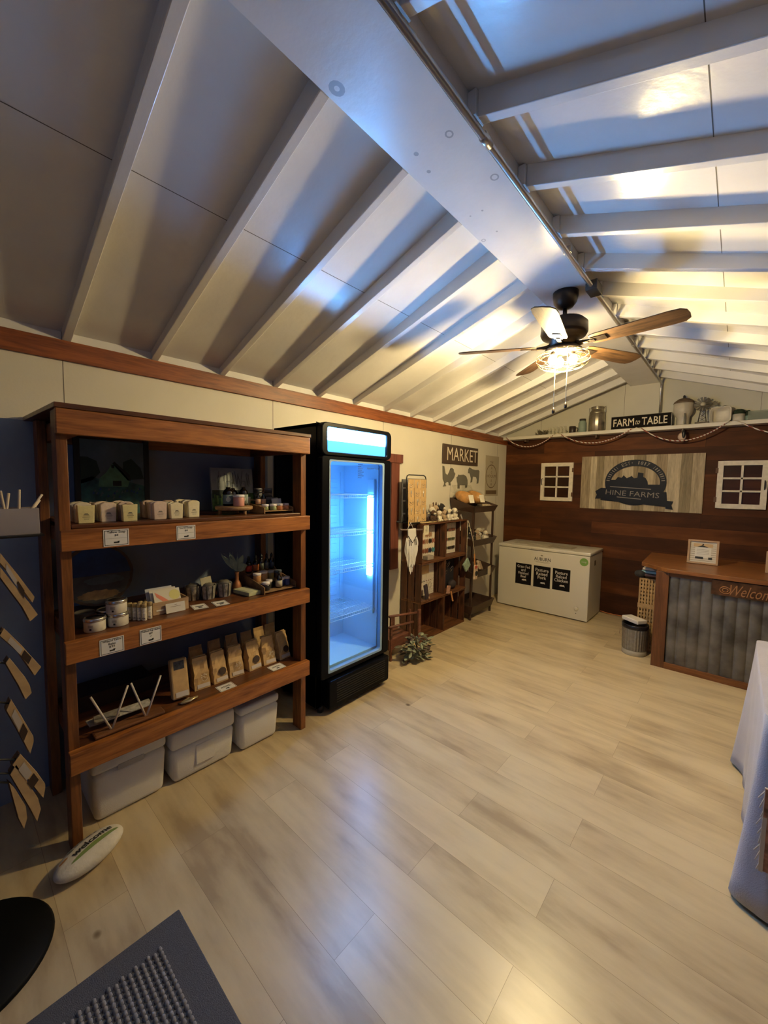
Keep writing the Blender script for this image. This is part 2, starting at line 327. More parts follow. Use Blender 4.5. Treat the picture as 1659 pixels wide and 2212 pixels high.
# ================================================================== CEILING FAN
FX,FY=1.713,2.68
fan=thing('ceiling_fan','dark bronze five-blade ceiling fan with a caged light hanging from the ridge beam','ceiling fan',(FX,FY,2.40))
bronze=pm('dark_bronze',(.035,.024,.018),.38,.6)
bladew=wood('weathered_blade_wood',(.022,.011,.005),(.12,.06,.024),'x',1.2,rough=.5,knots=False)
MB().lathe([(.075,2.828),(.075,2.80),(.068,2.765),(.045,2.735),(.02,2.728)],(FX,FY,0),28).build('canopy',bronze,fan)
MB().cyl((FX,FY,2.66),.013,.07,12).build('downrod',bronze,fan)
MB().lathe([(.02,2.69),(.035,2.675),(.11,2.655),(.137,2.63),(.14,2.575),(.13,2.555),(.10,2.545),(.085,2.53),(.083,2.50),(.06,2.49)],(FX,FY,0),32).build('motor_housing',bronze,fan)
MB().lathe([(.05,2.50),(.085,2.495),(.112,2.472),(.112,2.464),(.05,2.460),(.02,2.458)],(FX,FY,0),28).build('light_fitter',bronze,fan)
for kk in range(5):
    a=R(63+72*kk); d=Vector((math.cos(a),math.sin(a),0)); n=Vector((-math.sin(a),math.cos(a),0))
    bl=bpy.data.objects.new('blade',None)
    m=MB(); prof=[(.17,.045),(.20,.055),(.40,.062),(.58,.067),(.63,.062),(.655,.04),(.66,.0)]
    pts=[(r_,w) for r_,w in prof]+[(r_,-w) for r_,w in reversed(prof[:-1])]
    pt=R(-12)
    P=[Vector((r_,w*math.cos(pt),w*math.sin(pt))) for r_,w in pts]
    m.poly(P,Vector((0,-math.sin(pt),math.cos(pt))),.006)
    o=m.build('blade',bladew,None,local=True,bevel=.0015); o.parent=fan; o.location=(0,0,2.493-2.40); o.rotation_euler[2]=a
    q=MB(); q.slab((.13,0,-.004),(1,0,0),(0,math.cos(pt),math.sin(pt)),.13,.026,-.006); q.slab((.215,0,-.001),(1,0,0),(0,math.cos(pt),math.sin(pt)),.09,.05,-.004)
    q.tube([(.07,0,.02),(.10,0,.004),(.16,0,-.004)],.011,8)
    o2=q.build('blade_bracket',bronze,None,local=True,bevel=.002); o2.parent=fan; o2.location=(0,0,2.493-2.40); o2.rotation_euler[2]=a
# cage: meridian wires and rings
m=MB(); cagew=pm('cage_wire',(.22,.17,.09),.5,.6)
cp=[(.075,2.462),(.125,2.455),(.158,2.425),(.160,2.405),(.135,2.375),(.085,2.358),(.045,2.353)]
for kk in range(12):
    a=2*PI*kk/12; m.tube([(FX+r_*math.cos(a),FY+r_*math.sin(a),z) for r_,z in cp],.0015,5)
for r_,z in [(.160,2.415),(.150,2.442),(.122,2.368),(.085,2.357),(.045,2.352)]:
    m.tube([(FX+r_*math.cos(2*PI*i/28),FY+r_*math.sin(2*PI*i/28),z) for i in range(28)],.0017,5,closed=True)
m.build('light_cage',cagew,fan)
bulb_m=emi('glowing_bulb',(1,.765,.37),BULB)
for a in (R(215),R(35),R(125)):
    c=Vector((FX+.062*math.cos(a),FY+.062*math.sin(a),2.412))
    o=MB().ell(c,.027,.027,.032,12).build('bulb',bulb_m,fan)
    MB().cyl((c.x,c.y,2.44),.014,.018,12).build('bulb_socket',bronze,o)
for dx,zz in ((-.045,2.10),(.03,2.125)):
    o=MB().tube([(FX+dx,FY,2.46),(FX+dx,FY,zz)],.0024,5).build('pull_chain',pm('chain_brass',(.75,.66,.48),.5,.0),fan)
    MB().lathe([(.002,zz+.02),(.009,zz),(.010,zz-.012),(.006,zz-.022)],(FX+dx,FY,0),12).build('chain_knob',bronze,o)
# ================================================================== FRIDGE
fr=thing('glass_door_fridge','tall black glass-door merchandiser fridge glowing blue inside, beside the stained wood shelves','fridge',(.3,2.0,0))
y0,y1,xf,zt=1.645,2.338,.575,2.0
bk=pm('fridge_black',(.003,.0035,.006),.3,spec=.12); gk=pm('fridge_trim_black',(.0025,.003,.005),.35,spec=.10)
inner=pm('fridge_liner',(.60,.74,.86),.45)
b=MB()
b.box(.02,.52,y0,y0+.045,.05,zt); b.box(.02,.52,y1-.045,y1,.05,zt); b.box(.02,.52,y0,y1,zt-.03,zt); b.box(.02,.05,y0,y1,.05,zt); b.box(.02,.52,y0,y1,.05,.27)
b.box(.05,.52,y0+.04,y1-.04,1.775,1.80)
b.build('cabinet',bk,fr,bevel=.004)
# liner
b=MB(); ya,yb=y0+.047,y1-.047
b.box(.052,.10,ya,yb,.30,1.772); b.box(.10,.50,ya,ya+.02,.30,1.772); b.box(.10,.50,yb-.02,yb,.30,1.772); b.box(.10,.50,ya,yb,1.752,1.772); b.box(.10,.50,ya,yb,.275,.305)
for i in range(14):
    z=.66+i*.073; b.box(.10,.107,ya+.10,yb-.10,z,z+.03)
for yy in (ya+.06,yb-.065): b.box(.10,.106,yy,yy+.012,.6,1.7)
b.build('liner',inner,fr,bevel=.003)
for z in (1.522,1.243,.977,.632):
    m=MB(); yl,yr_=ya+.03,yb-.03
    for i in range(26):
        y=yl+(yr_-yl)*i/25; m.tube([(.13,y,z),(.478,y,z),(.482,y,z-.022)],.0017,5)
    for x in (.13,.25,.37,.478): m.tube([(x,yl,z-.002),(x,yr_,z-.002)],.0026,5)
    m.tube([(.484,yl,z-.024),(.484,yr_,z-.024)],.0026,5)
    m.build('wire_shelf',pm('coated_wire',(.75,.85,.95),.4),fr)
lt=MB().box(.40,.475,yb-.042,yb-.021,.565,1.64).build('lamp_housing',inner,fr,bevel=.004)
MB().box(.415,.462,yb-.058,yb-.0425,.875,1.505).build('light_tube',emi('cool_led_tube',(.12,.42,1.0),TUBE),lt,bevel=.004)
# front frame and header
def rrect(ya_,yb_,za,zb,r,n=5,x=.0):
    P=[]
    for (cy_,cz_,a0) in ((yb_-r,za+r,-90),(yb_-r,zb-r,0),(ya_+r,zb-r,90),(ya_+r,za+r,180)):
        for i in range(n+1):
            a=R(a0+90*i/n); P.append((x,cy_+r*math.cos(a),cz_+r*math.sin(a)))
    return P
def frame_ring(x0,x1,out,inn,mi=0,b=None):
    """ring between two outlines with equal point counts, x0..x1"""
    n=len(out); v=[(x0,p[1],p[2]) for p in out]+[(x0,p[1],p[2]) for p in inn]+[(x1,p[1],p[2]) for p in out]+[(x1,p[1],p[2]) for p in inn]; fs=[]
    for i in range(n):
        j=(i+1)%n; fs+=[(i,j,n+j,n+i),(2*n+i,3*n+i,3*n+j,2*n+j),(i,2*n+i,2*n+j,j),(n+i,n+j,3*n+j,3*n+i)]
    b.add(v,fs,mi); return b
b=MB()
fo=rrect(y0,y1,1.787,zt+.004,.045); fi=rrect(1.70,y1-.055,1.812,zt-.028,.012)
frame_ring(.52,.572,fo,fi,0,b); b.build('header_frame',gk,fr,bevel=.008)
# header light box: brighter towards the tube that sits high behind the diffuser
def header_mat():
    m=bpy.data.materials.new('header_diffuser'); m.use_nodes=True; nt=m.node_tree; nt.nodes.clear(); L=nt.links.new
    tc=nt.nodes.new('ShaderNodeTexCoord'); sp=nt.nodes.new('ShaderNodeSeparateXYZ'); L(tc.outputs['Object'],sp.inputs[0])
    r=nt.nodes.new('ShaderNodeValToRGB'); e=r.color_ramp.elements; mr=nt.nodes.new('ShaderNodeMapRange'); mr.inputs[1].default_value=1.81; mr.inputs[2].default_value=1.975; L(sp.outputs[2],mr.inputs[0]); L(mr.outputs[0],r.inputs[0])
    e[0].position=0; e[0].color=(.0008,.0033,.006,1); e[1].position=1; e[1].color=(.001,.004,.008,1)
    k=e.new(.46); k.color=(.0010,.0045,.008,1); k=e.new(.66); k.color=(.14,.46,1,1); k=e.new(.86); k.color=(.12,.42,1,1)
    em=nt.nodes.new('ShaderNodeEmission'); em.inputs[1].default_value=HEADER; L(r.outputs[0],em.inputs[0]); o=nt.nodes.new('ShaderNodeOutputMaterial'); L(em.outputs[0],o.inputs[0]); return m
o=MB().box(.50,.555,1.69,y1-.045,1.808,zt-.026).build('header_light_panel',header_mat(),fr); o.data.transform(Matrix.Translation(wl(fr))); o.location=-Vector(fr.location)
# door
dr=MB(); do=rrect(y0+.004,y1-.002,.262,1.783,.02); di=rrect(1.715,y1-.075,.288,1.762,.012)
frame_ring(.525,.572,do,di,0,dr); door=dr.build('door',gk,fr,bevel=.006)
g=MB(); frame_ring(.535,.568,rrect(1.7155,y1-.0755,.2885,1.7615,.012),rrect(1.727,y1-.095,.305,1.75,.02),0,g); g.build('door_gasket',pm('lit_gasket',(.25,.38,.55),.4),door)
MB().box(.545,.551,1.714,y1-.074,.287,1.763).build('door_glass',glass('door_glass_mat',(.80,.93,1.0),.05),door)
m=MB()
for i,w_ in enumerate((.055,.05,.035,.052,.042,.06,.048,.06,.04)): m.box(.5512,.5516,1.995,1.995+w_,1.752-i*.0135,1.756-i*.0135)
m.build('notice_lines',pm('navy_ink',(.01,.05,.2),.5),door)
text('lettering','Hamilton Beach',(.5515,2.155,1.716),Y,Z,.13,.014,pm('navy_ink',(.01,.05,.2),.5),door,bold=.01)
# grille
b=MB(); b.poly(rrect(1.705,2.32,.04,.243,.018,x=.53),X,.065); gr=b.build('base_grille',gk,fr,bevel=.006)
for i in range(9): MB().box(.595,.599,1.77,2.27,.075+i*.017,.083+i*.017).build('louvre',pm('louvre_black',(.006,.006,.007),.5),gr)
for x,y in ((.08,1.70),(.08,2.30),(.50,1.70),(.50,2.30)): MB().cyl((x,y,0),.022,.05,12).build('foot',black,fr)
# ================================================================== WOODEN SHELF UNIT
SX=.614; SY0,SY1=.299,1.522
su=thing('wooden_shelf_unit','tall open shelving unit of stained pine boards, left of the black fridge','shelf',(.3,.9,0))
XB=.02; PD=.089
for (yy0,yy1) in ((SY0+.002,SY0+.040),(SY1-.042,SY1-.004)):
    for (xx0,xx1) in ((XB,XB+PD),(.487,.576)):
        MB().box(xx0,xx1,yy0,yy1,0,1.88).build('post',shelf_z,su,bevel=.003)
for za,zb in ((1.7801,1.8799),(1.3118,1.3975),(.846,.936),(.3705,.4645)):
    MB().box(.5765,SX,SY0,SY1,za,zb).build('front_rail',shelf_y,su,bevel=.003)
    for yy in (SY0+.0405,SY1-.0805): MB().box(XB,.5755,yy,yy+.038,za,zb-.018).build('side_rail',shelf_x,su,bevel=.002)
    MB().box(XB,XB+.038,SY0+.08,SY1-.09,za,zb-.018).build('back_rail',shelf_y,su)
ply=wood('dark_stained_plywood',(.06,.020,.008),(.16,.055,.018),'y',.8,rough=.35)
MB().add([(0.0025,.268,1.8805),(SX+.006,SY0-.004,1.8805),(SX+.006,SY1+.003,1.8805),(0.0025,SY1+.003,1.8805),(0.0025,.268,1.9),(SX+.006,SY0-.004,1.9),(SX+.006,SY1+.003,1.9),(0.0025,SY1+.003,1.9)],[(0,3,2,1),(4,5,6,7),(0,1,5,4),(1,2,6,5),(2,3,7,6),(3,0,4,7)]).build('top_panel',ply,su,bevel=.002)
MB().box(XB,.572,SY0+.042,SY1-.044,1.398,1.414).build('shelf_board',ply,su,bevel=.002)
MB().box(XB,.576,SY0+.042,SY1-.044,.916,.932).build('shelf_board',ply,su,bevel=.002)
MB().box(XB,.576,SY0+.042,SY1-.044,.446,.462).build('shelf_board',ply,su,bevel=.002)
Z2,Z3,Z4=1.4145,.9325,.4625
# ---- price labels on the rails
def price(yc,zc,w,h,lines,label):
    t=thing('price_label',label,'price label',(SX+.0005,yc,zc-h/2),'price labels on the shelf rails')
    MB().slab((SX+.0006,yc,zc),Y,Z,w,h,.0012).build('card',paper,t)
    m=MB(); x=SX+.0019
    for (a,b_,c,d) in ((-w/2+.004,w/2-.004,h/2-.006,h/2-.004),(-w/2+.004,w/2-.004,-h/2+.004,-h/2+.006),(-w/2+.004,-w/2+.006,-h/2+.004,h/2-.004),(w/2-.006,w/2-.004,-h/2+.004,h/2-.004)):
        m.box(x,x+.0003,yc+a,yc+b_,zc+c,zc+d)
    if len(lines)<3: m.box(x,x+.0003,yc-w/2+.008,yc+w/2-.008,zc-h*.03-.0006,zc-h*.03)
    m.box(x,x+.0003,yc-.010,yc+.010,zc-h*.33,zc-h*.24); m.box(x,x+.0003,yc+.004,yc+.012,zc-h*.25,zc-h*.2)
    m.build('printed_border',ink,t)
    z=zc+h*.33
    for s_,ww,hh in lines: text('lettering',s_,(x,yc,z),Y,Z,ww,hh,ink,t,bold=.012); z-=h*.185
    return t
price(.487,1.354,.094,.072,[('Tallow Soap',.068,.013),('$8',.014,.009)],'framed white price card below the left soap rows, leftmost on the upper rail')
price(.776,1.353,.088,.068,[('Lard Soap',.058,.012),('$8',.014,.009)],'framed white price card on the upper rail under the three right soap rows')
price(.458,.884,.090,.070,[('Whipped Tallow',.07,.010),('Balm',.026,.009),('$25',.022,.010)],'framed white price card on the middle rail under the round white tins')
price(.610,.887,.090,.072,[('Tallow Lip Balm',.076,.011),('$9',.014,.010),(' . ',.01,.002)],'framed white price card on the middle rail beneath the lip balm tubes')
# ---- soap bars
def soap(mat,top,sd,stamp=True,w=.064,h=.086,name='soap_bar'):
    rd=random.Random(sd); m=MB(); n=9; t=.024; prof=[]
    for i in range(n+1):
        u=i/n; y=-w/2+w*u; e=.010*(1-abs(2*u-1)**3) if top=='dome' else (.004*math.cos(u*7+sd) if top=='wave' else -.003*math.sin(u*PI))
        prof.append((y,h+e-.008+rd.uniform(-.001,.001)))
    pts=[(0,-w/2+.003,0),(0,w/2-.003,0)]+[(0,y,z) for y,z in reversed(prof)]
    m.poly(pts,-X,t)
    return m,t
soapm={}
def soapmat(k):
    c={'yellow':(.68,.60,.30),'pink':(.70,.57,.44),'cream':(.76,.68,.46),'rose':(.66,.51,.40),'tan':(.45,.33,.22),'white':(.68,.62,.50)}[k]
    return pm('soap_'+k,c,.6,noise=.06,nscale=60,bump=.1,bscale=90)
rows=[(.400,.535,'yellow','flat','pale yellow'),(.486,.513,'pink','dome','pinkish domed'),(.561,.545,'yellow','flat','pale yellow'),(.692,.530,'rose','dome','rose-beige'),(.769,.526,'cream','wave','cream'),(.864,.497,'cream','dome','cream domed')]
wh=['leftmost soap row','second soap row from the left','third soap row from the left','fourth soap row, after the gap','fifth soap row, second from the right','last soap row by the picture']
backk=[['white','yellow','rose','white','tan'],['rose','cream','pink','tan','rose'],['tan','rose','yellow','tan','pink'],['rose','rose','tan','rose','tan'],['cream','white','tan','cream','white'],['cream','white','cream','rose','cream']]
for i,(yc,xc,mk,top,adj) in enumerate(rows):
    for j in range(6):
        kk=mk if j==0 else backk[i][j-1]
        m,t=soap(None,top if j==0 else ['wave','dome','wave'][(i+j)%3],i*7+j,w=.062 if i<3 else .060)
        if j==0:
            r_=thing('soap_bar','%s stamped soap bar at the front of the %s'%(adj,wh[i]),'soap',(xc,yc,Z2),'soap bars on the upper shelf')
            o=m.build('soap_body',soapmat(kk),r_,local=True,bevel=.003)
            s=MB()
            for (a,b_,z,hh) in ((-.006,.006,.040,.0025),(-.009,.009,.036,.003),(-.011,.011,.032,.0014),(-.014,.014,.026,.0016),(-.010,.010,.021,.0009),(-.009,.009,.016,.0009)): s.box(.0002,.0007,a,b_,z,z+hh)
            s.build('stamp',pm('grey_stamp',(.14,.12,.09),.8),r_,local=True)
        else:
            o=m.build('soap_bar',soapmat(kk),None,local=True,bevel=.003); o.location=(xc-.034*j-.003*((i+j)%2),yc+random.Random(i*9+j).uniform(-.004,.004),Z2)
            tag(o,'%s soap bar behind the front one in the %s'%(['second','third','fourth','fifth','rearmost'][j-1],wh[i]),'soap','soap bars on the upper shelf')
# ---- pictures behind
bp=thing('barn_painting','dark painting of a green barn behind the soap bars','painting',(.04,.62,Z2),'paintings behind the soaps')
w0,w1,h0,h1=.470,.762,Z2+.002,1.812
MB().box(.060,.080,w0,w1,h0,h1).build('canvas',pm('storm_sky_paint',(.10,.16,.18),.5,noise=.35,nscale=7),bp)
m=MB(); x=.0802
def pl(pts,mi,d=.0008): m.poly([(x,a,b_) for a,b_ in pts],X,d,mi)
pl([(w0,h0),(w1,h0),(w1,1.57),(.66,1.60),(.6,1.58),(.52,1.62),(w0,1.60)],0)
pl([(w0,1.58),(.52,1.60),(.555,1.64),(.54,1.70),(.50,1.72),(w0,1.72)],1); pl([(.66,1.60),(.76,1.61),(.745,1.67),(.70,1.72),(.66,1.70)],1)
x=.0812; pl([(.545,1.565),(.68,1.565),(.69,1.60),(.655,1.65),(.61,1.69),(.58,1.64),(.55,1.61)],2); pl([(.61,1.69),(.62,1.70),(.69,1.63),(.695,1.60),(.68,1.60)],3)
x=.0822; pl([(.61,1.57),(.65,1.57),(.65,1.598),(.61,1.598)],3); pl([(.605,1.665),(.618,1.665),(.618,1.682),(.605,1.682)],3)
for i in range(26):
    rd=random.Random(i); a=rd.uniform(w0+.02,w1-.02); bz=rd.uniform(1.47,1.55); pl([(a,bz),(a+.012,bz+.004),(a+.006,bz+.016)],4+i%2)
m.build('painted_scene',[pm('p_grass',(.03,.11,.11),.6,noise=.5,nscale=20),pm('p_tree',(.015,.045,.03),.6),pm('p_barn',(.12,.30,.17),.6,noise=.2,nscale=30),pm('p_dark',(.004,.008,.006),.6),pm('p_blue',(.02,.08,.22),.6),pm('p_white',(.10,.14,.15),.6)],bp)
m=MB()
for (a,b_,c,d) in ((w0-.024,w0-.001,h0,h1+.01),(w1+.001,w1+.026,h0,h1+.01),(w0-.024,w1+.026,h1+.011,h1+.03)): m.box(.060,.083,a,b_,c,d)
m.build('painting_strips',pm('black_strips',(.006,.006,.007),.5),bp)  # flat black strips beside and above the canvas
pp=thing('plant_painting','unframed canvas of reeds and green meadow leaning behind the amber bottles','painting',(.1,1.26,Z2),'paintings behind the soaps')
tl=Vector((-.12,0,1)).normalized()
MB().slab((.13,1.26,Z2+.137),Y,tl,.285,.275,.014).build('canvas',pm('pale_grey_paint',(.34,.37,.37),.6,noise=.25,nscale=9),pp)
m=MB(); N=Y.cross(tl)
def pq(a,b_,w,h,mi,dd=.0145): m.slab(Vector((.13,1.26,Z2+.137))+Y*a+tl*b_+N*dd,Y,tl,w,h,.0006,mi)
pq(0,-.08,.285,.11,0); pq(-.04,-.03,.20,.05,1,.0153)
for i in range(22):
    rd=random.Random(i+50); a=rd.uniform(-.11,.12); c=Vector((.13,1.26,Z2+.137))+Y*a+tl*.02+N*.0158; s=rd.uniform(-.2,.2)
    m.slab(c+tl*rd.uniform(.02,.06),Y+tl*0,tl+Y*s,.002,.08+rd.uniform(-.03,.03),.0004,2)
for i in range(40):
    rd=random.Random(i+90); pq(rd.uniform(-.13,.02),rd.uniform(-.13,-.03),.010,.02,3+i%2,.0162)
m.build('painted_scene',[pm('p_meadow',(.11,.24,.07),.6,noise=.5,nscale=25),pm('p_bank',(.02,.04,.03),.6),pm('p_reed',(.05,.06,.06),.6),pm('p_leaf',(.22,.34,.10),.6),pm('p_leaf2',(.10,.22,.06),.6)],pp)
# ---- jars and bottles: prototypes
def jar(name,loc,r,h,body,lid,label,cat='jar',group=None,band=None,lidh=.014):
    t=thing(name,label,cat,loc,group)
    MB().lathe([(r*.9,0),(r,.004),(r,h-lidh-.006),(r*.9,h-lidh)],n=20).build('jar_body',body,t,local=True)
    MB().lathe([(r*.96,h-lidh),(r*1.02,h-lidh+.001),(r*1.02,h-.002),(r*.95,h)],n=22).build('lid',lid,t,local=True)
    if band: MB().lathe([(r*1.012,.008),(r*1.012,h-lidh-.010)],n=20).build('jar_label',band,t,local=True)
    return t
def bottle(name,loc,r,h,glassm,labm,label,group=None,cap=black,dropper=False,spray=False):
    t=thing(name,label,'bottle',loc,group); hb=h*.62
    MB().lathe([(r*.9,0),(r,.004),(r,hb-.012),(r*.8,hb),(r*.42,hb+.010),(r*.40,hb+.018)],n=20).build('bottle_body',glassm,t,local=True)
    MB().lathe([(r*1.012,hb*.12),(r*1.012,hb*.72)],n=20).build('bottle_label',labm,t,local=True)
    q=MB()
    if dropper: q.lathe([(r*.5,hb+.016),(r*.5,hb+.032),(r*.28,hb+.034),(r*.28,h-.006),(r*.15,h)],n=14)
    else: q.lathe([(r*.48,hb+.014),(r*.48,h-.012),(r*.34,h)],n=14)
    q.build('cap',cap,t,local=True); return t
gj='jars and bottles on the upper shelf'; wl_=pm('white_lid',(.78,.74,.76),.4)
# round riser
rs=thing('wooden_riser','round light wood riser on short peg legs under the amber bottles','stand',(.40,1.13,Z2))
rw=wood('pale_riser_wood',(.22,.12,.05),(.40,.24,.11),'x',rough=.5,knots=False)
MB().lathe([(.095,1.440),(.103,1.443),(.104,1.458),(.100,1.462)],(.415,1.125,0),32).build('riser_top',rw,rs)
for a in (R(-100),R(20),R(140)): MB().cyl((.415+.078*math.cos(a),1.125+.078*math.sin(a),Z2+.0003),.010,.026,10).build('leg',rw,rs)
ZR=1.4625
bottle('pump_bottle',(.400,1.098,ZR),.030,.145,amber,pm('slate_label',(.16,.22,.24),.6),'large amber bottle with a slate blue label, left on the round riser',gj,clearg)
bottle('pump_bottle',(.345,1.155,ZR),.028,.135,amber,pm('dark_label',(.03,.05,.04),.6),'amber bottle half hidden behind the two others on the round riser',gj,clearg)
bottle('pump_bottle',(.390,1.198,ZR),.026,.145,amber,pm('slate_label2',(.22,.27,.25),.6),'amber bottle with a pale oval label, right on the round riser',gj,clearg)
for o_ in [o for o in bpy.data.objects if o.name.startswith('pump_bottle')]:
    c=MB(); rr=.030; pts=[(rr+.0006,.018+.016*math.sin(0),0)]
    m=MB(); n=10
    m.add([( (rr+.0008)*math.cos(R(a)),(rr+.0008)*math.sin(R(a)),.038+z) for a in range(-50,1,10) for z in (-.016*math.sin(R((a+55)*3.2)),.016*math.sin(R((a+55)*3.2)))],[(2*i,2*i+2,2*i+3,2*i+1) for i in range(5)])
    m.build('oval_mark',pm('pale_oval',(.55,.58,.48),.6),o_,local=True)
jar('cosmetic_jar',(.462,1.130,ZR),.031,.066,pm('pink_cream',(.62,.30,.26),.35),wl_,'pink jar with a white lid on the front of the round riser',group=gj)
jar('supplement_jar',(.33,1.255,Z2),.020,.095,pm('grey_green_label',(.25,.29,.24),.5),pm('cream_lid',(.60,.58,.48),.4),'narrow grey-green jar with a ribbed cream lid right of the round riser',group=gj,lidh=.03)
# tiered tray builder
def tray(loc,W_,D,hf,hb,label,mat,steps):
    t=thing('tiered_tray',label,'display tray',loc); x0,y0_,z0=loc
    for yy in (y0_,y0_+W_-.006):
        MB().poly([(x0+D,yy+.006,z0),(x0,yy+.006,z0),(x0,yy+.006,z0+hb),(x0+.02,yy+.006,z0+hb),(x0+D*.34,yy+.006,z0+hf+(hb-hf)*.42),(x0+D*.97,yy+.006,z0+hf+.006),(x0+D,yy+.006,z0+hf)],-Y,.006).build('side_panel',mat,t,bevel=.001)
    for (xa,xb,z) in steps:
        MB().box(x0+xa,x0+xb,y0_+.0065,y0_+W_-.0065,z0+z-.005,z0+z).build('step',mat,t)
    return t
tw=wood('light_mdf',(.26,.15,.06),(.40,.25,.11),'y',rough=.6,knots=False)
tray((.19,1.262,Z2),.206,.325,.032,.105,'light wood three-step display tray holding orange and green jars on the upper shelf',tw,[(.22,.325,.018),(.12,.235,.045),(.0,.135,.075)])
og=pm('orange_cream',(.70,.26,.09),.35); gg=pm('green_cream',(.26,.30,.14),.35)
jar('cosmetic_jar',(.462,1.300,Z2+.0185),.021,.036,gg,wl_,'green jar, leftmost in the front row of the upper tray',group=gj)
jar('cosmetic_jar',(.480,1.343,Z2+.0185),.021,.038,gg,wl_,'green jar beside the empty gap in the front row of the upper tray',group=gj)
# push the orange pair within the tray
jar('cosmetic_jar',(.477,1.395,Z2+.0185),.021,.040,og,wl_,'orange jar left of its twin in the upper tray',group=gj)
jar('cosmetic_jar',(.470,1.440,Z2+.0185),.021,.040,og,wl_,'orange jar at the right end of the upper tray',group=gj)
dk=pm('charcoal_jar',(.035,.035,.042),.35); dl=pm('grey_lid',(.14,.14,.16),.4); pkl=pm('peach_label',(.60,.36,.24),.6)
bottle('dropper_bottle',(.395,1.292,Z2+.0455),.016,.088,amber,pkl,'dropper bottle with a peach label, left of its twin in the upper tray',gj,clearg,True)
bottle('dropper_bottle',(.395,1.328,Z2+.0455),.016,.088,amber,pkl,'dropper bottle with a peach label beside the charcoal jars in the upper tray',gj,clearg,True)
jar('charcoal_jar',(.385,1.370,Z2+.0455),.022,.048,dk,dl,'charcoal jar in the middle row of the upper tray behind the green jars',group=gj,lidh=.016)
jar('charcoal_jar',(.375,1.418,Z2+.0455),.022,.044,dk,dl,'charcoal jar in the middle row of the upper tray behind the orange jars',group=gj,lidh=.016)
jar('charcoal_jar',(.275,1.362,Z2+.0755),.026,.040,dk,dl,'dark jar under another, left stack at the back of the upper tray',group=gj,lidh=.016)
jar('charcoal_jar',(.275,1.362,Z2+.1158),.026,.034,dk,dl,'dark jar on top of the left stack at the back of the upper tray',group=gj,lidh=.016)
jar('charcoal_jar',(.275,1.437,Z2+.0755),.026,.040,dk,dl,'dark jar under another, right stack at the back of the upper tray',group=gj,lidh=.016)
jar('charcoal_jar',(.275,1.437,Z2+.1158),.026,.034,dk,dl,'dark jar on top of the right stack at the back of the upper tray',group=gj,lidh=.016)
o=MB().slab((.438,1.395,Z2+.067),Y,(-.25,0,1),.068,.040,.001).build('price_card',pm('grey_card',(.42,.42,.42),.6)); tag(o,'small printed price card standing among the jars in the upper tray','card')
# ================================================================== SHELF 3
g3='things on the middle shelf'
sl=thing('round_wood_painting','round slice of dark wood painted with a blue night sky leaning on the wall','painting',(.07,.55,Z3))
tl=Vector((-.10,0,1)).normalized(); tN=Y.cross(tl)
c0=Vector((.09,.525,Z3+.165))
def disc(m,c,U,V,r,t,n=36,mi=0,sx=1,sy=1,jit=0,seed=0,a0=0,a1=360):
    rd=random.Random(seed); P=[]
    for i in range(n if a1-a0>=360 else n+1):
        a=R(a0+(a1-a0)*i/n); k=1+rd.uniform(-jit,jit); P.append(Vector(c)+Vector(U)*r*sx*k*math.cos(a)+Vector(V)*r*sy*k*math.sin(a))
    m.poly(P,Vector(U).cross(Vector(V)),t,mi)
m=MB(); disc(m,c0,Y,tl,.163,.012,jit=.012); m.build('wood_slice',pm('dark_bark_wood',(.10,.065,.04),.7,noise=.2,nscale=12),sl)
m=MB(); disc(m,c0+tN*.0122,Y,tl,.148,.0006,mi=0,jit=.02,a0=0,a1=180); disc(m,c0+tN*.0122+tl*-.001,Y,tl,.148,.0006,mi=1,a0=180,a1=360,jit=.03)
disc(m,c0+tN*.013+tl*-.105,Y,tl,.09,.0006,mi=2,sy=.28,jit=.12,seed=3); disc(m,c0+tN*.013+tl*-.03+Y*.03,Y,tl,.09,.0006,mi=3,sy=.25,jit=.10,seed=4)
m.build('painted_scene',[pm('p_night',(.015,.05,.15),.5,noise=.3,nscale=12),pm('p_hill',(.10,.095,.08),.6,noise=.3,nscale=12),pm('p_tan',(.42,.26,.12),.6,noise=.3,nscale=30),pm('p_mist',(.12,.14,.13),.6,noise=.3,nscale=20)],sl)
tinm=pm('tin_metal',(.62,.60,.56),.25,.9); tlab=pm('tin_label',(.58,.53,.44),.6)
def tin(loc,label):
    t=thing('balm_tin',label,'tin',loc,'round balm tins')
    MB().lathe([(.040,0),(.041,.003),(.041,.044),(.039,.045)],n=28).build('tin_body',tlab,t,local=True)
    MB().lathe([(.042,.045),(.043,.047),(.043,.056),(.040,.060),(.036,.0605),(.034,.057)],n=28).build('lid',tinm,t,local=True)
    MB().lathe([(.0341,.0572),(.001,.0573)],n=28).build('lid_sticker',pm('black_sticker',(.03,.02,.02),.5),t,local=True)
    s=MB(); s.box(.0411,.0415,-.004,.004,.010,.018); 
    for z in (.022,.027,.031): s.box(.0408,.0413,-.010,.010,z,z+.0012)
    o=s.build('printed_mark',ink,t,local=True); o.rotation_euler[2]=R(-35)
    return t
tin((.495,.424,Z3),'round white-labelled balm tin standing alone at the left front of the middle shelf')
tin((.490,.514,Z3),'round white-labelled balm tin carrying another tin on its lid')
tin((.488,.510,Z3+.0608),'round white-labelled balm tin on top of the stack')
tin((.400,.492,Z3),'round balm tin half hidden behind the stacked pair')
wtn=MB(); wtn.lathe([(.038,0),(.041,.004),(.041,.062),(.037,.066),(.036,.062)],(.40,.405,Z3),24)
tag(wtn.build('fabric_pouch',pm('dark_pouch',(.07,.06,.05),.8,noise=.3,nscale=30)),'dim crumpled round pouch behind the front tin on the middle shelf','pouch')
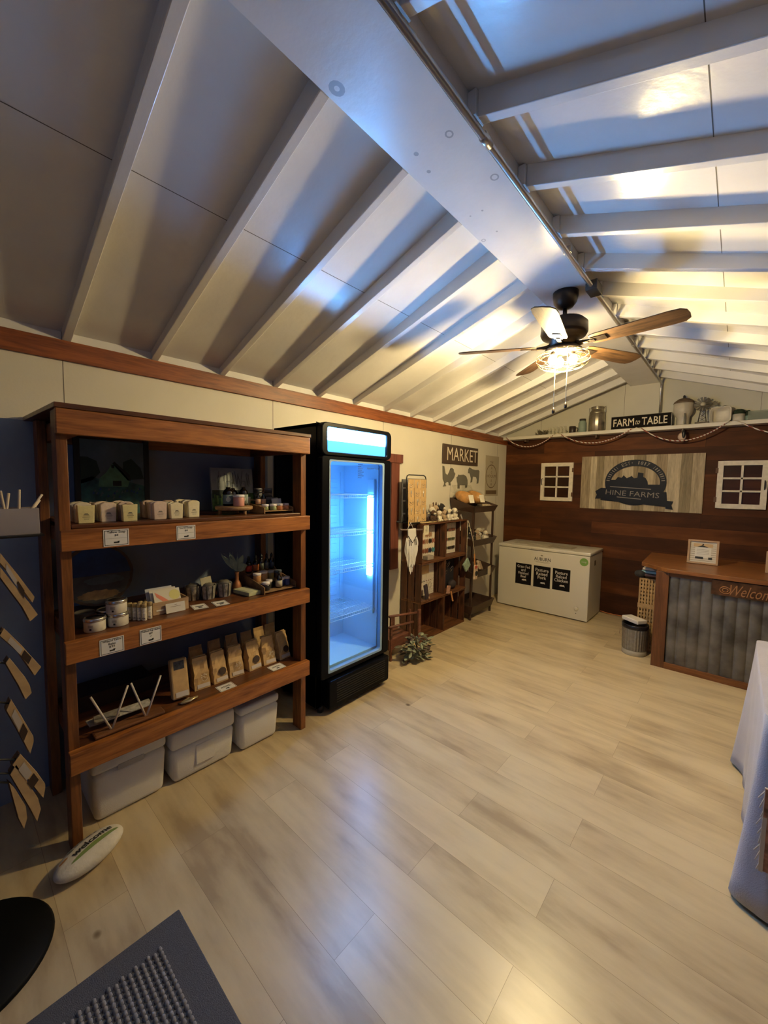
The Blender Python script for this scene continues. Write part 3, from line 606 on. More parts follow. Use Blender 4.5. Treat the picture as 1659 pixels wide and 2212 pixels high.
bm_=pm('speckled_label',(.62,.56,.46),.6,noise=.35,nscale=150); gp=pm('gold_top',(.45,.33,.15),.5,noise=.2,nscale=100)
def balm(loc,label,g='lip balm tubes'):
    t=thing('lip_balm_tube',label,'lip balm',loc,g)
    MB().lathe([(.0095,0),(.0100,.002),(.0100,.062)],n=16).build('tube',bm_,t,local=True)
    MB().lathe([(.0102,.0625),(.0102,.080),(.009,.082)],n=16).build('cap',gp,t,local=True)
    for a in (-60,-20): 
        o=MB().box(.0099,.0103,-.002,.002,.010,.014).build('printed_dot',ink,t,local=True); o.rotation_euler[2]=R(a)
    return t
pos=[(.515,.616),(.494,.601),(.473,.587),(.452,.572),(.505,.642),(.484,.628),(.463,.614)]
nm=['frontmost lip balm tube in the left file, beside the wooden card box','second lip balm tube of the left file','third lip balm tube of the left file','rearmost lip balm tube of the left file','front lip balm tube of the right file, touching distance from the wooden box','middle lip balm tube of the right file','rear lip balm tube of the right file']
for p,n_ in zip(pos,nm): balm((p[0],p[1],Z3),n_)
# wooden card box
cb=thing('wooden_card_box','small open pine box holding folded cards on the middle shelf','box',(.42,.745,Z3))
pw=wood('pale_pine',(.40,.26,.14),(.55,.38,.22),'y',rough=.6,knots=False)
b=MB(); a0_,a1_=.664,.835; xx0,xx1=.355,.478; hb=.062
b.box(xx1-.007,xx1,a0_,a1_,Z3,Z3+hb); b.box(xx0,xx0+.007,a0_,a1_,Z3,Z3+hb); b.box(xx0+.0071,xx1-.0071,a0_,a0_+.007,Z3,Z3+hb); b.box(xx0+.0071,xx1-.0071,a1_-.007,a1_,Z3,Z3+hb); b.box(xx0+.0071,xx1-.0071,a0_+.0071,a1_-.0071,Z3,Z3+.005)
b.build('box_body',pw,cb,bevel=.001)
for i,(mc,lab_) in enumerate([((.50,.52,.58),'pale blue card at the back of the wooden box'),((.62,.58,.50),'cream card inside the wooden box, behind the front card'),((.66,.62,.52),'cream card with a red wedge and yellow circle leaning forward in the wooden box')]):
    t=thing('greeting_card',lab_,'card',(.40,.74,Z3+.01),'cards in the wooden box')
    V_=Vector((-.55,0,1)).normalized(); cc=Vector((.455-.018*(2-i),.742-.012*(2-i),Z3+.064+.004*(2-i)))
    MB().slab(cc,Y,V_,.125,.105,.0012).build('card_sheet',pm('card_%d'%i,mc,.7),t)
    if i==2:
        q=MB(); n_=Y.cross(V_); 
        q.poly([cc+n_*.0014+Y*a+V_*b_ for a,b_ in ((-.055,.045),(-.05,.02),(.01,-.045),(.03,-.035),(-.02,.015))],n_,.0004,0)
        disc(q,cc+n_*.0014+Y*.035+V_*.02,Y,V_,.026,.0004,mi=1)
        q.build('printed_art',[pm('coral_print',(.70,.22,.14),.6),pm('lemon_print',(.62,.58,.22),.6)],t)
t=thing('name_card','small white printed card leaning on the front of the wooden box','card',(.50,.765,Z3))
V_=Vector((-.25,0,1)).normalized(); MB().slab((.492,.765,Z3+.0255),Y,V_,.092,.048,.001).build('card_sheet',pm('white_card',(.70,.66,.60),.7),t)
m=MB(); n_=Y.cross(V_); 
for k_,ww in enumerate((.012,.05,.056,.06)): m.slab(Vector((.492,.765,Z3+.040-.009*k_))+n_*.0013,Y,V_,ww,.0015,.0002)
m.build('printed_lines',pm('brown_ink',(.2,.12,.08),.7),t)
# three birch-bark pails with bags
barkm=pm('birch_bark',(.36,.33,.28),.8,noise=.55,nscale=45,bump=.5,bscale=60); dkm=pm('dark_strap',(.02,.018,.016),.6)
gt=pm('smoky_film',(.16,.14,.11),.15); gt2=pm('gold_film',(.55,.52,.36),.2,.3)
for i,(x_,y_) in enumerate(((.335,.915),(.372,.985),(.385,1.072))):
    t=thing('bark_pail',['birch-bark covered pail, leftmost of three, behind the card box','birch-bark covered pail in the middle, with a shiny gold packet','birch-bark covered pail, rightmost of three, beside the copper vase'][i],'pail',(x_,y_,Z3),'birch-bark pails on the middle shelf')
    MB().lathe([(.032,0),(.034,.003),(.042,.078),(.043,.08),(.039,.078),(.033,.01)],n=24).build('pail_body',barkm,t,local=True)
    for a in range(0,360,45):
        o=MB().tube([(.0345,0,.004),(.0432,0,.079)],.003,5).build('rib',dkm,t,local=True); o.rotation_euler[2]=R(a+12)
    m=MB(); rd=random.Random(i); m.ell((0,0,.078),.034,.034,.018,12,jit=.18,seed=i)
    o=m.build('snack_bag',gt,None,local=True); o.location=(x_,y_,Z3); tag(o,['smoky clear bag filling the leftmost birch pail','smoky clear bag filling the middle birch pail','smoky clear bag filling the right birch pail'][i],'bag','bags in the birch pails')
o=MB().slab((.372,.972,Z3+.103),(0,1,.1),(-.2,-.1,1),.062,.045,.006).build('foil_packet',gt2,bevel=.002); tag(o,'shiny gold foil packet sticking out of the middle birch pail','packet')
for i,(x_,y_,a) in enumerate(((.488,.886,0),(.508,.992,2))):
    t=thing('price_card',['flat framed price card before the left birch pail','flat framed price card before the right birch pail'][i],'price card',(x_,y_,Z3),'flat price cards on the middle shelf',R(-8))
    MB().box(-.045,.045,-.036,.036,.0002,.0012).build('card_sheet',paper,t,local=True)
    m=MB()
    for q in ((-.041,.041,-.033,-.0315),(-.041,.041,.0315,.033),(-.041,-.0395,-.033,.033),(.0395,.041,-.033,.033),(-.008,.004,-.02,.02),(.012,.028,-.01,.01)): m.box(q[0],q[1],q[2],q[3],.0013,.0015)
    m.build('printed_border',ink,t,local=True)
# copper vase with leaves
vs_=thing('copper_vase','small copper bottle vase with grey-green leaves beside the birch pails','vase',(.33,1.182,Z3))
MB().lathe([(.018,0),(.026,.012),(.028,.03),(.020,.05),(.011,.066),(.011,.10),(.014,.118),(.010,.118)],n=20).build('vase_body',pm('copper_glaze',(.42,.17,.07),.25,.3),vs_,local=True)
def leaf(m,base,dirv,side,L_,w,mi=0,curl=.25,n=6):
    base=Vector(base);d=Vector(dirv).normalized();s=Vector(side).normalized();nn=d.cross(s); v=[]
    for i in range(n+1):
        u=i/n; ww=w*math.sin(PI*min(1,u*.93+.05))**.8; c=base+d*L_*u+nn*curl*L_*u*u
        v+=[c-s*ww+nn*ww*.2,c,c+s*ww+nn*ww*.2]
    f=[]
    for i in range(n): f+=[(3*i,3*i+1,3*i+4,3*i+3),(3*i+1,3*i+2,3*i+5,3*i+4)]
    m.add(v,f,mi,True)
lg=pm('sage_leaf',(.20,.25,.20),.6,noise=.2,nscale=20); stm=pm('stem_green',(.16,.17,.12),.7)
m=MB()
for (dx,dy,dz,L_,w) in ((0,-.35,1,.11,.018),(.1,.45,.9,.10,.020),(.2,.9,.35,.07,.022),(-.1,-.8,1,.13,.016),(.1,.1,1.1,.08,.016),(.3,.55,.5,.06,.018)):
    leaf(m,(0,0,.125),(dx,dy,dz),(0,dz,-dy),L_,w,curl=.15)
for i in range(7):
    rd=random.Random(i+3); m.tube([(0,0,.10),(rd.uniform(-.02,.02),rd.uniform(-.05,.02),.17),(rd.uniform(-.03,.03),rd.uniform(-.11,.0),.24)],.0008,4)
m.build('leaves',lg,vs_,local=True)
# boxed soap flat
t=thing('boxed_soap','pale green flat wrapped soap box lying before the copper vase','soap box',(.43,1.192,Z3),rz=R(8))
MB().box(-.075,.075,-.042,.042,.0003,.024).build('box_body',pm('pale_green_box',(.42,.43,.26),.6,noise=.1,nscale=30),t,local=True,bevel=.003)
MB().box(-.055,.055,-.030,.030,.0243,.0250).build('box_label',pm('green_box_label',(.50,.50,.34),.6),t,local=True)
# tiered tray on shelf 3
tw2=wood('mid_mdf',(.15,.085,.04),(.28,.17,.08),'y',rough=.6,knots=False)
tray((.21,1.246,Z3),.228,.325,.040,.145,'brown wood three-step tray holding blue, amber and red products',tw2,[(.22,.325,.014),(.12,.235,.052),(.0,.135,.09)])
g4='jars and bottles in the middle shelf tray'
bj=pm('black_jar',(.02,.02,.024),.3); bl_=pm('blue_jar',(.05,.08,.24),.35); oj=pm('honey_balm',(.55,.30,.12),.35)
jar('cosmetic_jar',(.492,1.283,Z3+.0145),.024,.050,bj,wl_,'black jar with a white lid, leftmost in front in the brown tray',group=g4)
jar('cosmetic_jar',(.455,1.328,Z3+.0145),.020,.052,pm('dark_olive_jar',(.05,.05,.04),.35),wl_,'dark jar behind the front black jar in the brown tray',group=g4)
bottle('dropper_bottle',(.490,1.376,Z3+.0145),.0205,.105,amber,pm('cream_label',(.50,.46,.34),.6),'amber dropper bottle with a cream label at the front of the brown tray',g4,black,True)
jar('cosmetic_jar',(.462,1.412,Z3+.0145),.019,.052,bl_,wl_,'blue jar next to the dropper bottle in the brown tray',group=g4)
jar('cosmetic_jar',(.470,1.449,Z3+.0145),.0185,.054,bl_,wl_,'blue jar at the right end of the brown tray',group=g4)
jar('cosmetic_jar',(.395,1.281,Z3+.0525),.025,.052,oj,wl_,'honey coloured jar, left of two, in the brown tray',group=g4)
jar('cosmetic_jar',(.385,1.334,Z3+.0525),.024,.056,oj,wl_,'honey coloured jar, right of two, behind the dropper bottle',group=g4)
jar('cosmetic_jar',(.385,1.384,Z3+.0525),.020,.052,pm('olive_gold_jar',(.32,.24,.08),.35),pm('grey_white_lid',(.42,.42,.40),.4),'olive-gold jar with a dull lid in the brown tray',group=g4)
jar('cosmetic_jar',(.385,1.437,Z3+.0525),.024,.046,pm('brown_jar',(.16,.09,.05),.35),pm('blue_grey_lid',(.12,.15,.19),.3),'brown jar with a blue-grey glassy lid at the right of the brown tray',group=g4)
bottle('tincture_bottle',(.290,1.283,Z3+.0905),.020,.105,amber,pm('red_label',(.50,.05,.03),.5),'tincture bottle with a red label at the back of the brown tray',g4)
bottle('tincture_bottle',(.290,1.332,Z3+.0905),.020,.105,amber,pm('orange_label',(.60,.17,.04),.5),'tincture bottle with an orange label at the back of the brown tray',g4)
for y_,c,l_ in ((1.376,(.05,.06,.045),'small dark green-labelled bottle behind the brown tray jars'),(1.416,(.07,.08,.10),'slate-labelled bottle second from the right at the back of the brown tray'),(1.452,(.04,.05,.08),'slate-labelled bottle at the back right corner of the brown tray')):
    bottle('tincture_bottle',(.285,y_,Z3+.0905),.017,.108,amber,pm('lab%.0f'%(y_*1000),c,.5),l_,g4,dropper=True)
# ================================================================== SHELF 4
ppg='kraft coffee bags on the lowest shelf'
def crumple(x0,x1,y0,y1,h,seed,narrow=.72):
    """stand-up bag: box base narrowing to a folded top"""
    rd=random.Random(seed); m=MB(); nx,nz=7,8; xc,yc=(x0+x1)/2,(y0+y1)/2; dx,dy=(x1-x0)/2,(y1-y0)/2
    ring=[(1,-1),(1,-.5),(1,0),(1,.5),(1,1),(.0,1),(-1,1),(-1,0),(-1,-1),(0,-1)]; v=[]
    for k in range(nz+1):
        u=k/nz; sxx=(1-u*.93) if u<.86 else .06; syy=1-.10*u
        for (a,b_) in ring:
            j=.004*(1-abs(2*u-1)) ; v.append((xc-.25*dx*u+a*dx*sxx+rd.uniform(-j,j)*2,yc+b_*dy*syy+rd.uniform(-j,j),h*u))
    n=len(ring); f=[(k*n+i,k*n+(i+1)%n,(k+1)*n+(i+1)%n,(k+1)*n+i) for k in range(nz) for i in range(n)]
    f+=[tuple(range(n))[::-1],tuple(nz*n+i for i in range(n))]; m.add(v,f,0,False); return m
yb_=[.908,1.008,1.112,1.222,1.328,1.432]
des=['pale round print','dark round print','pale round print','dark round print','pale round print','dark round print']
plc=['next to the tall pouch','second from the tall pouch','third from the tall pouch','fourth from the tall pouch','fifth from the tall pouch','next to the right shelf post']
for i,y_ in enumerate(yb_):
    t=thing('coffee_bag','kraft bag with a %s, front row, %s'%(des[i],plc[i]),'paper bag',(.42,y_,Z4),ppg,rz=R([-4,3,-6,4,-3,5][i]))
    crumple(-.03,.05,-.042,.042,.165,i).build('bag_body',kraft,t,local=True)
    MB().slab((-.014,0,.160),(0,1,0),(-.15,0,1),.076,.016,.004).build('folded_top',kraft,t,local=True)
    V_=Vector((-.33,0,1)).normalized(); m=MB(); cc=Vector((.0385,.012,.058)); n_=Y.cross(V_)
    if i%2: disc(m,cc+n_*.002,Y,V_,.021,.001,20)
    else:
        for q in range(26):
            rd=random.Random(q+i*40); a,rr=rd.uniform(0,6.28),.020*rd.random()**.5; disc(m,cc+n_*.002+Y*rr*math.cos(a)+V_*rr*math.sin(a),Y,V_,.0022,.001,6)
    m.build('round_print',pm('dark_brown_print',(.05,.025,.015),.6) if i%2 else pm('pale_print',(.68,.60,.45),.6),t,local=True)
    MB().slab(Vector((.0475,.006,.018)),Y,V_,.066,.020,.001).build('white_label',pm('bag_label',(.60,.52,.46),.7),t,local=True)
for i,y_ in enumerate((.965,1.075,1.185,1.285,1.375,1.458)):
    o=crumple(-.035,.035,-.040,.040,.175+.004*(i%3),i+20).build('coffee_bag',kraft,None,local=True); o.location=(.285,y_-.02,Z4)
    tag(o,'kraft bag in the dim second row, %s'%['behind the gap by the tall pouch','behind the second front bag','behind the third front bag','behind the fourth front bag','behind the fifth front bag','in the right corner by the post'][i],'paper bag','kraft bags in the second row')
t=thing('tall_coffee_pouch','tall kraft pouch with a dark photo label, left of the six coffee bags','paper bag',(.45,.785,Z4),rz=R(-6))
m=MB(); ln=Vector((-.28,0,1)).normalized(); m.slab((.035,0,.012),Y,ln,.082,.20,-.045); m.build('bag_body',kraft,t,local=True,bevel=.008)
MB().slab(Vector((.035,0,.012))+ln*.068+Vector((.001,0,0)),Y,ln,.050,.042,.001).build('photo_label',pm('dark_photo',(.05,.055,.07),.3,noise=.6,nscale=60),t,local=True)
MB().slab(Vector((.036,.004,.012))-ln*.078+Vector((.001,0,0)),Y,ln,.060,.026,.001).build('white_label',pm('bag_label2',(.60,.54,.50),.5),t,local=True)
for ch in t.children: ch.location.z+=.098; ch.location.x+=.0
o=MB().ell((.545,.80,Z4+.009),.018,.045,.009,12,jit=.3,seed=4).build('foil_twist',pm('gold_foil',(.62,.50,.30),.18,.7)); tag(o,'crumpled gold foil scrap at the foot of the tall kraft pouch','foil')
for i,(x_,y_,rz) in enumerate(((.541,1.002,R(0)),(.535,1.328,R(0)))):
    t=thing('price_card',['flat framed price card under the second coffee bag','flat framed price card near the right shelf post'][i],'price card',(x_,y_,Z4),'flat price cards on the lowest shelf',rz)
    MB().box(-.036,.036,-.046,.046,.0002,.0012).build('card_sheet',paper,t,local=True)
    m=MB()
    for q in ((-.033,.033,-.043,-.0415),(-.033,.033,.0415,.043),(-.033,-.0315,-.043,.043),(.0315,.033,-.043,.043),(-.012,-.007,-.025,.025),(-.002,.001,-.03,.03),(.012,.022,-.01,.01)): m.box(q[0],q[1],q[2],q[3],.0013,.0015)
    m.build('printed_border',ink,t,local=True)
# peg stand with white dowels
st=thing('peg_stand','wooden stand with four white dowels in two V shapes on the lowest shelf','stand',(.54,.53,Z4))
MB().slab((.541,.536,Z4+.0003),(0,1,0),(-1,0,0),.285,.062,.016).build('stand_base',wood('stand_wood',(.13,.05,.02),(.24,.10,.04),'y'),st,bevel=.006)
for (ya_,yt,zt_) in ((.459,.388,.655),(.463,.529,.655),(.598,.542,.660),(.603,.668,.652)):
    MB().tube([(.55,ya_,Z4+.014),(.55,yt,zt_)],.0045,10).build('dowel',pm('white_dowel',(.62,.54,.46),.6),st)
for i,(y_,x_,w_,col) in enumerate(((.50,.455,.22,(.34,.31,.27)),(.53,.47,.19,(.45,.42,.38)),(.42,.475,.10,(.24,.21,.17)))):
    o=MB().slab((x_-.0,y_+.02*i,Z4+.0235+.009*i),(0,1,0.0),(-1,.12*i-.1,.1),w_,.055,.007).build('leather_wallet',pm('fabric_strip_%d'%i,col,.75,noise=.35,nscale=60),bevel=.002)
    tag(o,['long folded patterned cloth lying behind the dowels','narrow pale folded cloth on top of the long one behind the dowels','short dim folded cloth at the left end behind the dowels'][i],'folded cloth','folded cloths behind the dowels')
# dark crate at the back of lowest shelf
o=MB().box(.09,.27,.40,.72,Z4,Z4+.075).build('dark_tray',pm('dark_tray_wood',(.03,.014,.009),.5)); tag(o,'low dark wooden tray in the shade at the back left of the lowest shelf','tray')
# ================================================================== FOAM COOLERS
def cooler(x0,x1,y0,y1,h,lidh,label,recess):
    t=thing('foam_cooler',label,'cooler',((x0+x1)/2,(y0+y1)/2,0),'white foam coolers under the shelves')
    xc,yc=(x0+x1)/2,(y0+y1)/2; a,b_=(x1-x0)/2,(y1-y0)/2
    m=MB(); ta=.012
    m.add([(-a+ta,-b_+ta,0),(a-ta,-b_+ta,0),(a-ta,b_-ta,0),(-a+ta,b_-ta,0),(-a,-b_,h-lidh),(a,-b_,h-lidh),(a,b_,h-lidh),(-a,b_,h-lidh)],[(0,3,2,1),(4,5,6,7),(0,1,5,4),(1,2,6,5),(2,3,7,6),(3,0,4,7)])
    m.build('cooler_body',styro,t,local=True,bevel=.028,seg=4)
    MB().box(-a,a,-b_,b_,h-lidh+.002,h).build('lid',styro,t,local=True,bevel=.018,seg=3)
    if recess=='lid': MB().box(a-.002,a+.0006,-.055,.055,h-lidh-.012,h-lidh+.014).build('grip_recess',pm('foam_shadow',(.45,.43,.40),.9),t,local=True)
    if recess=='panel': 
        q=MB(); q.box(a-.006,a+.0005,-.05,.055,h*.20,h*.58); q.build('grip_panel',styro,t,local=True,bevel=.003)
    return t
cooler(.13,.478,.392,.712,.335,.10,'large white foam cooler at the left under the shelves, beside the welcome rock','lid')
cooler(.14,.488,.731,1.078,.290,.105,'white foam cooler in the middle under the shelves with a moulded grip panel','panel')
cooler(.17,.508,1.100,1.365,.275,.055,'white foam cooler at the right under the shelves by the post','none')
# ================================================================== WELCOME ROCK
rk=thing('welcome_rock','white painted rock lettered in black, lying on the floor before the left cooler','rock',(.665,.345,0),rz=R(0))
ang=math.atan2(.462-.237,.555-.671)
ux=Vector((math.cos(R(112)),math.sin(R(112)),0))
Rm=Matrix.Rotation(R(112),3,'Z')
m=MB(); m.ell((0,0,.045),.138,.074,.045,22,rot=Rm,jit=.02,seed=5)
o=m.build('rock_body',pm('painted_rock',(.62,.58,.50),.7,noise=.12,nscale=14,bump=.5,bscale=30),rk,local=True,sub=1)
U=ux; V=Vector((-math.cos(R(22)),-math.sin(R(22)),.0)); 
def rock_pt(a,b_):
    # on the ellipsoid, lifted a little
    z=.045+.045*math.sqrt(max(0,1-(a/.138)**2-(b_/.074)**2)); return z+.0016
def on_rock(obj,ca,cb):
    pass
def drape(name,body,ca,cb,w,h,mat,bold=.02):
    cu=bpy.data.curves.new('tmp','FONT'); cu.body=body; cu.align_x='CENTER'; cu.offset=bold; cu.resolution_u=3
    tmp=bpy.data.objects.new('tmp',cu); me=bpy.data.meshes.new_from_object(tmp); bpy.data.objects.remove(tmp); bpy.data.curves.remove(cu)
    xs=[v.co.x for v in me.vertices]; ys=[v.co.y for v in me.vertices]; x0,x1,y0_,y1_=min(xs),max(xs),min(ys),max(ys)
    for v in me.vertices:
        a=ca+(v.co.x-(x0+x1)/2)*w/(x1-x0); b_=cb+(v.co.y-(y0_+y1_)/2)*h/(y1_-y0_)
        v.co=ux*a+V*b_+Z*(rock_pt(a,b_)+.0006)
    me.materials.append(mat); me.name=name; o=bpy.data.objects.new(name,me); COL.objects.link(o); o.parent=rk; return o
drape('lettering','welcome',.012,.004,.155,.026,ink)
m=MB(); n=14; vv=[]
for i in range(n+1):
    a=-.085+.19*i/n; w_=.008*math.sin(PI*i/n)**.5+.001
    for b_ in (-.022-w_,-.022+w_): vv.append(ux*a+V*b_+Z*rock_pt(a,b_))
m.add(vv,[(2*i,2*i+2,2*i+3,2*i+1) for i in range(n)]); m.build('green_stripe',pm('leaf_green_paint',(.17,.24,.07),.6),rk,local=True)
m=MB()
for i,(a,b_,r_) in enumerate(((-.055,.034,.010),(-.03,.038,.007),(-.005,.040,.008),(.02,.038,.010),(.045,.036,.006),(-.09,.018,.012))):
    P=[ux*(a+r_*1.4*math.cos(t_))+V*(b_+r_*.5*math.sin(t_))+Z*rock_pt(a+r_*1.4*math.cos(t_),b_+r_*.5*math.sin(t_)) for t_ in [2*PI*q/8 for q in range(8)]]
    m.add(P,[tuple(range(8))],i//5)
m.build('painted_flowers',[pm('grey_blob',(.12,.12,.12),.6),pm('orange_blob',(.45,.22,.08),.6)],rk,local=True)
# ================================================================== FLOOR MAT
rg=thing('door_mat','grey ribbed door mat with a raised woven centre at the bottom of the view','mat',(1.5,.2,0))
MB().box(1.135,1.95,-.72,.52,.0005,.009).build('mat_border',pm('mat_grey',(.085,.085,.10),.9,noise=.15,nscale=200,bump=.5,bscale=350),rg,bevel=.004)
m=MB(); rd=random.Random(2); w_=.0185
for i in range(36):
    for j in range(62):
        x_=1.225+i*w_+(.009 if j%2 else 0); y_=.425-j*w_
        if x_>1.87: continue
        s=.0085; a=rd.uniform(-.3,.3)
        c=Vector((x_,y_,.009)); P=[]
        for (r_,z_) in ((1,.0),(.85,.005),(.4,.0078)):
            for q in range(6): P.append(c+Vector((s*r_*1.1*math.cos(a+q*PI/3),s*r_*.8*math.sin(a+q*PI/3),z_)))
        m.add(P,[(q,(q+1)%6,6+(q+1)%6,6+q) for q in range(6)]+[(6+q,6+(q+1)%6,12+(q+1)%6,12+q) for q in range(6)]+[tuple(range(12,18))],0,True)
o=m.build('woven_loops',pm('mat_loops',(.24,.225,.23),.95,noise=.2,nscale=120),rg); o['kind']='stuff'
# ================================================================== SEED RACK (left edge)
rc=thing('spinner_rack','black spinner rack on a round black base at the left edge','display rack',(.82,-.03,0))
MB().lathe([(.232,0),(.234,.006),(.225,.018),(.10,.024),(.03,.030)],(.82,-.03,0),48).build('round_base',pm('rack_base_black',(.004,.004,.004),.6,spec=.12),rc)
MB().cyl((.82,-.03,.028),.014,1.38,12).build('pole',blackm,rc)
MB().box(.71,.86,-.02,.22,1.408,1.414).build('top_plate',blackm,rc)
for i,(z,yt) in enumerate(((1.36,.10),(1.28,.10),(1.11,.11),(1.0,.13),(.87,.12),(.67,.13),(.62,.135),(.60,.11))):
    MB().tube([(.82,-.03,z+.02),(.845,yt*.5,z+.02),(.85,yt-.005,z-.01)],.003,6).build('hook_arm',blackm,rc)
Pk=dict(S1=[(0.111,1.362),(0.151,1.283),(0.188,1.204),(0.182,1.186),(0.144,1.27),(0.109,1.332)],S2=[(0.109,1.317),(0.139,1.255),(0.173,1.189),(0.194,1.142),(0.174,1.124),(0.157,1.176),(0.133,1.229),(0.108,1.284)],
S3=[(0.11,1.116),(0.151,1.045),(0.171,1.005),(0.196,0.958),(0.179,0.934),(0.142,1.027),(0.1,1.095)],S4=[(0.119,1.015),(0.155,0.935),(0.165,0.905),(0.169,0.877),(0.153,0.861),(0.138,0.915),(0.11,1.0)],
S5=[(0.118,0.874),(0.143,0.799),(0.168,0.722),(0.168,0.705),(0.158,0.667),(0.13,0.764),(0.106,0.842)],S6=[(0.133,0.677),(0.173,0.589),(0.192,0.537),(0.192,0.524),(0.186,0.49),(0.149,0.582),(0.113,0.65)],
S7=[(0.122,0.647),(0.172,0.496),(0.178,0.455),(0.167,0.416),(0.151,0.474),(0.107,0.62)],S8=[(0.114,0.57),(0.14,0.488),(0.142,0.445),(0.133,0.412),(0.121,0.458),(0.103,0.592)])
lbl=['topmost kraft packet on the rack, just under the plastic bin','kraft packet second from the top on the rack, its wide blank end lit','kraft packet third from the top, with a crumpled white label','small kraft packet tucked below the third one on the rack','kraft packet in the middle tier with a white label and dark band','lower kraft packet with a large white label and a dark band','kraft packet hanging just under the lowest labelled one','lowest, darkest kraft packet on the rack']
# dark filler packets behind to give each hook a full stack
for i,(k_,P) in enumerate(Pk.items()):
    t=thing('kraft_packet',lbl[i],'packet',(.85,P[0][0],P[0][1]-.1),'kraft packets on the rack')
    ctr=Vector((0,sum(p[0] for p in P)/len(P),sum(p[1] for p in P)/len(P)))
    pts=[Vector((.85,p[0],p[1])) for p in P]
    # packet leaves the rack and hangs outward: give it its depth along x
    pts2=pts[::-1]
    MB().poly(pts2,X,.006).build('packet_body',kraft,t)
    MB().poly([p+Vector((-.03,-.004,.0)) for p in pts2],X,.024).build('packet_fold',pm('kraft_dark',(.12,.065,.03),.8),t)
    if i not in (1,3,6,7):
        n=len(P); A,B=pts[0],pts[n//2]; d=(B-A)
        w_=Vector((0,(P[-1][0]-P[0][0]),(P[-1][1]-P[0][1])))
        q0,q1=A+d*.18,A+d*.50
        MB().poly([q0+w_*.85+X*.0062,q1+w_*.85+X*.0062,q1+w_*.12+X*.0062,q0+w_*.12+X*.0062],X,.0006).build('white_label',pm('packet_label',(.55,.48,.38),.5),t)
        q0,q1=A+d*.54,A+d*.74
        MB().poly([q0+w_*.95+X*.0062,q1+w_*.95+X*.0062,q1+w_*.02+X*.0062,q0+w_*.02+X*.0062],X,.0006).build('dark_band',pm('packet_band',(.05,.028,.015),.6),t)
bn=thing('plastic_bin','frosted clear plastic bin of sticks on top of the rack','bin',(.78,.10,1.415))
m=MB(); x0,x1,ya_,yb2=.735,.835,-.02,.212
for q in ((x0,x0+.003,ya_,yb2),(x1-.003,x1,ya_,yb2),(x0+.003,x1-.003,ya_,ya_+.003),(x0+.003,x1-.003,yb2-.003,yb2)): m.box(*q,1.416,1.502)
m.box(x0,x1,ya_,yb2,1.4145,1.4165)
m.build('bin_body',pm('frosted_plastic',(.50,.44,.42),.4,alpha=.62),bn,bevel=.001)
dw=pm('birch_dowel',(.62,.50,.36),.6)
for i,((a,b_),(c,d)) in enumerate((((.157,1.47),(.125,1.559)),((.148,1.46),(.145,1.551)),((.183,1.45),(.172,1.563)),((.185,1.47),(.231,1.546)),((.19,1.475),(.224,1.526)),((.135,1.47),(.118,1.535)))):
    o=MB().tube([(.785,a-.02,b_-.03),(.76,c,d)],.0038,8).build('wooden_stick',dw)
    tag(o,['long stick leaning left in the plastic bin','upright stick behind the left-leaning ones in the plastic bin','tallest lone stick in the plastic bin, tipped slightly left','stick in the plastic bin leaning right, the upper of two','shorter stick under the right-leaning one in the plastic bin','stick at the left edge of the plastic bin'][i],'stick','sticks in the plastic bin')
#PART2
# ================================================================== STACKED CRATES
cr_y=wood('crate_wood_y',(.07,.025,.010),(.20,.075,.026),'y',rough=.5); cr_z=wood('crate_wood_z',(.05,.018,.010),(.14,.052,.022),'z',rough=.5)
CW,CD,CH=.432,.27,.402
def crate(loc,label):
    t=thing('wooden_crate',label,'crate',loc,'stacked wooden crates')
    for z in (0,CH-.014):
        m=MB(); 
        for k in range(3): m.box(.002+k*.090,.002+k*.090+.086,0,CW,z,z+.013)
        m.build('end_panel',cr_y,t,local=True,bevel=.002)
    for y in (0,CW-.010):
        m=MB()
        for k in range(3): m.box(.004+k*.092,.004+k*.092+.074,y,y+.0095,.0135,CH-.0145)
        m.build('side_panel',cr_z,t,local=True,bevel=.001)
    m=MB()
    for k in range(4): m.box(.0022,.010,.012+k*.105,.012+k*.105+.085,.0135,CH-.0145)
    m.build('back_panel',cr_z,t,local=True)
    return t
cn=['dark wooden crate, bottom of the stack nearer the fridge','dark wooden crate, middle of the nearer stack, holding an earring pegboard','dark wooden crate, top of the nearer stack, holding brown leaf earrings','dark wooden crate, bottom of the stack beside the tiered bin stand','dark wooden crate, middle of the farther stack, holding bangles','dark wooden crate, top of the farther stack, holding hair clips']
for c,(y_) in enumerate((3.165,3.603)):
    for k in range(3): crate((.012,y_+.004*k,.001+k*.404),cn[c*3+k])
ZC=[.014+.404*k for k in range(3)]; ZT=1.2125
pegm=pm('white_pegboard',(.66,.60,.50),.6); pegh=pm('peg_hole',(.10,.08,.06),.9)
def pegboard(y0_,y1_,z0,h,x,label,holes=True):
    t=thing('pegboard',label,'pegboard',(x,(y0_+y1_)/2,z0),'pegboards in the crates')
    MB().box(x,x+.006,y0_,y1_,z0,z0+h).build('board',pegm,t)
    m=MB(); 
    for a in range(int((y1_-y0_)/.03)):
        for b_ in range(int(h/.03)):
            m.slab((x+.0061,y0_+.018+a*.03,z0+.018+b_*.03),Y,Z,.005,.005,.0003)
    m.build('hole_grid',pegh,t); return t
pegboard(3.26,3.56,ZC[2]+.001,.345,.15,'white pegboard with rows of earrings in the top crate of the nearer stack')
pegboard(3.26,3.56,ZC[1]+.001,.345,.15,'white pegboard with small studs in the middle crate of the nearer stack')
pegboard(3.67,3.99,ZC[2]+.001,.345,.15,'white pegboard with dark clips in the top crate of the farther stack')
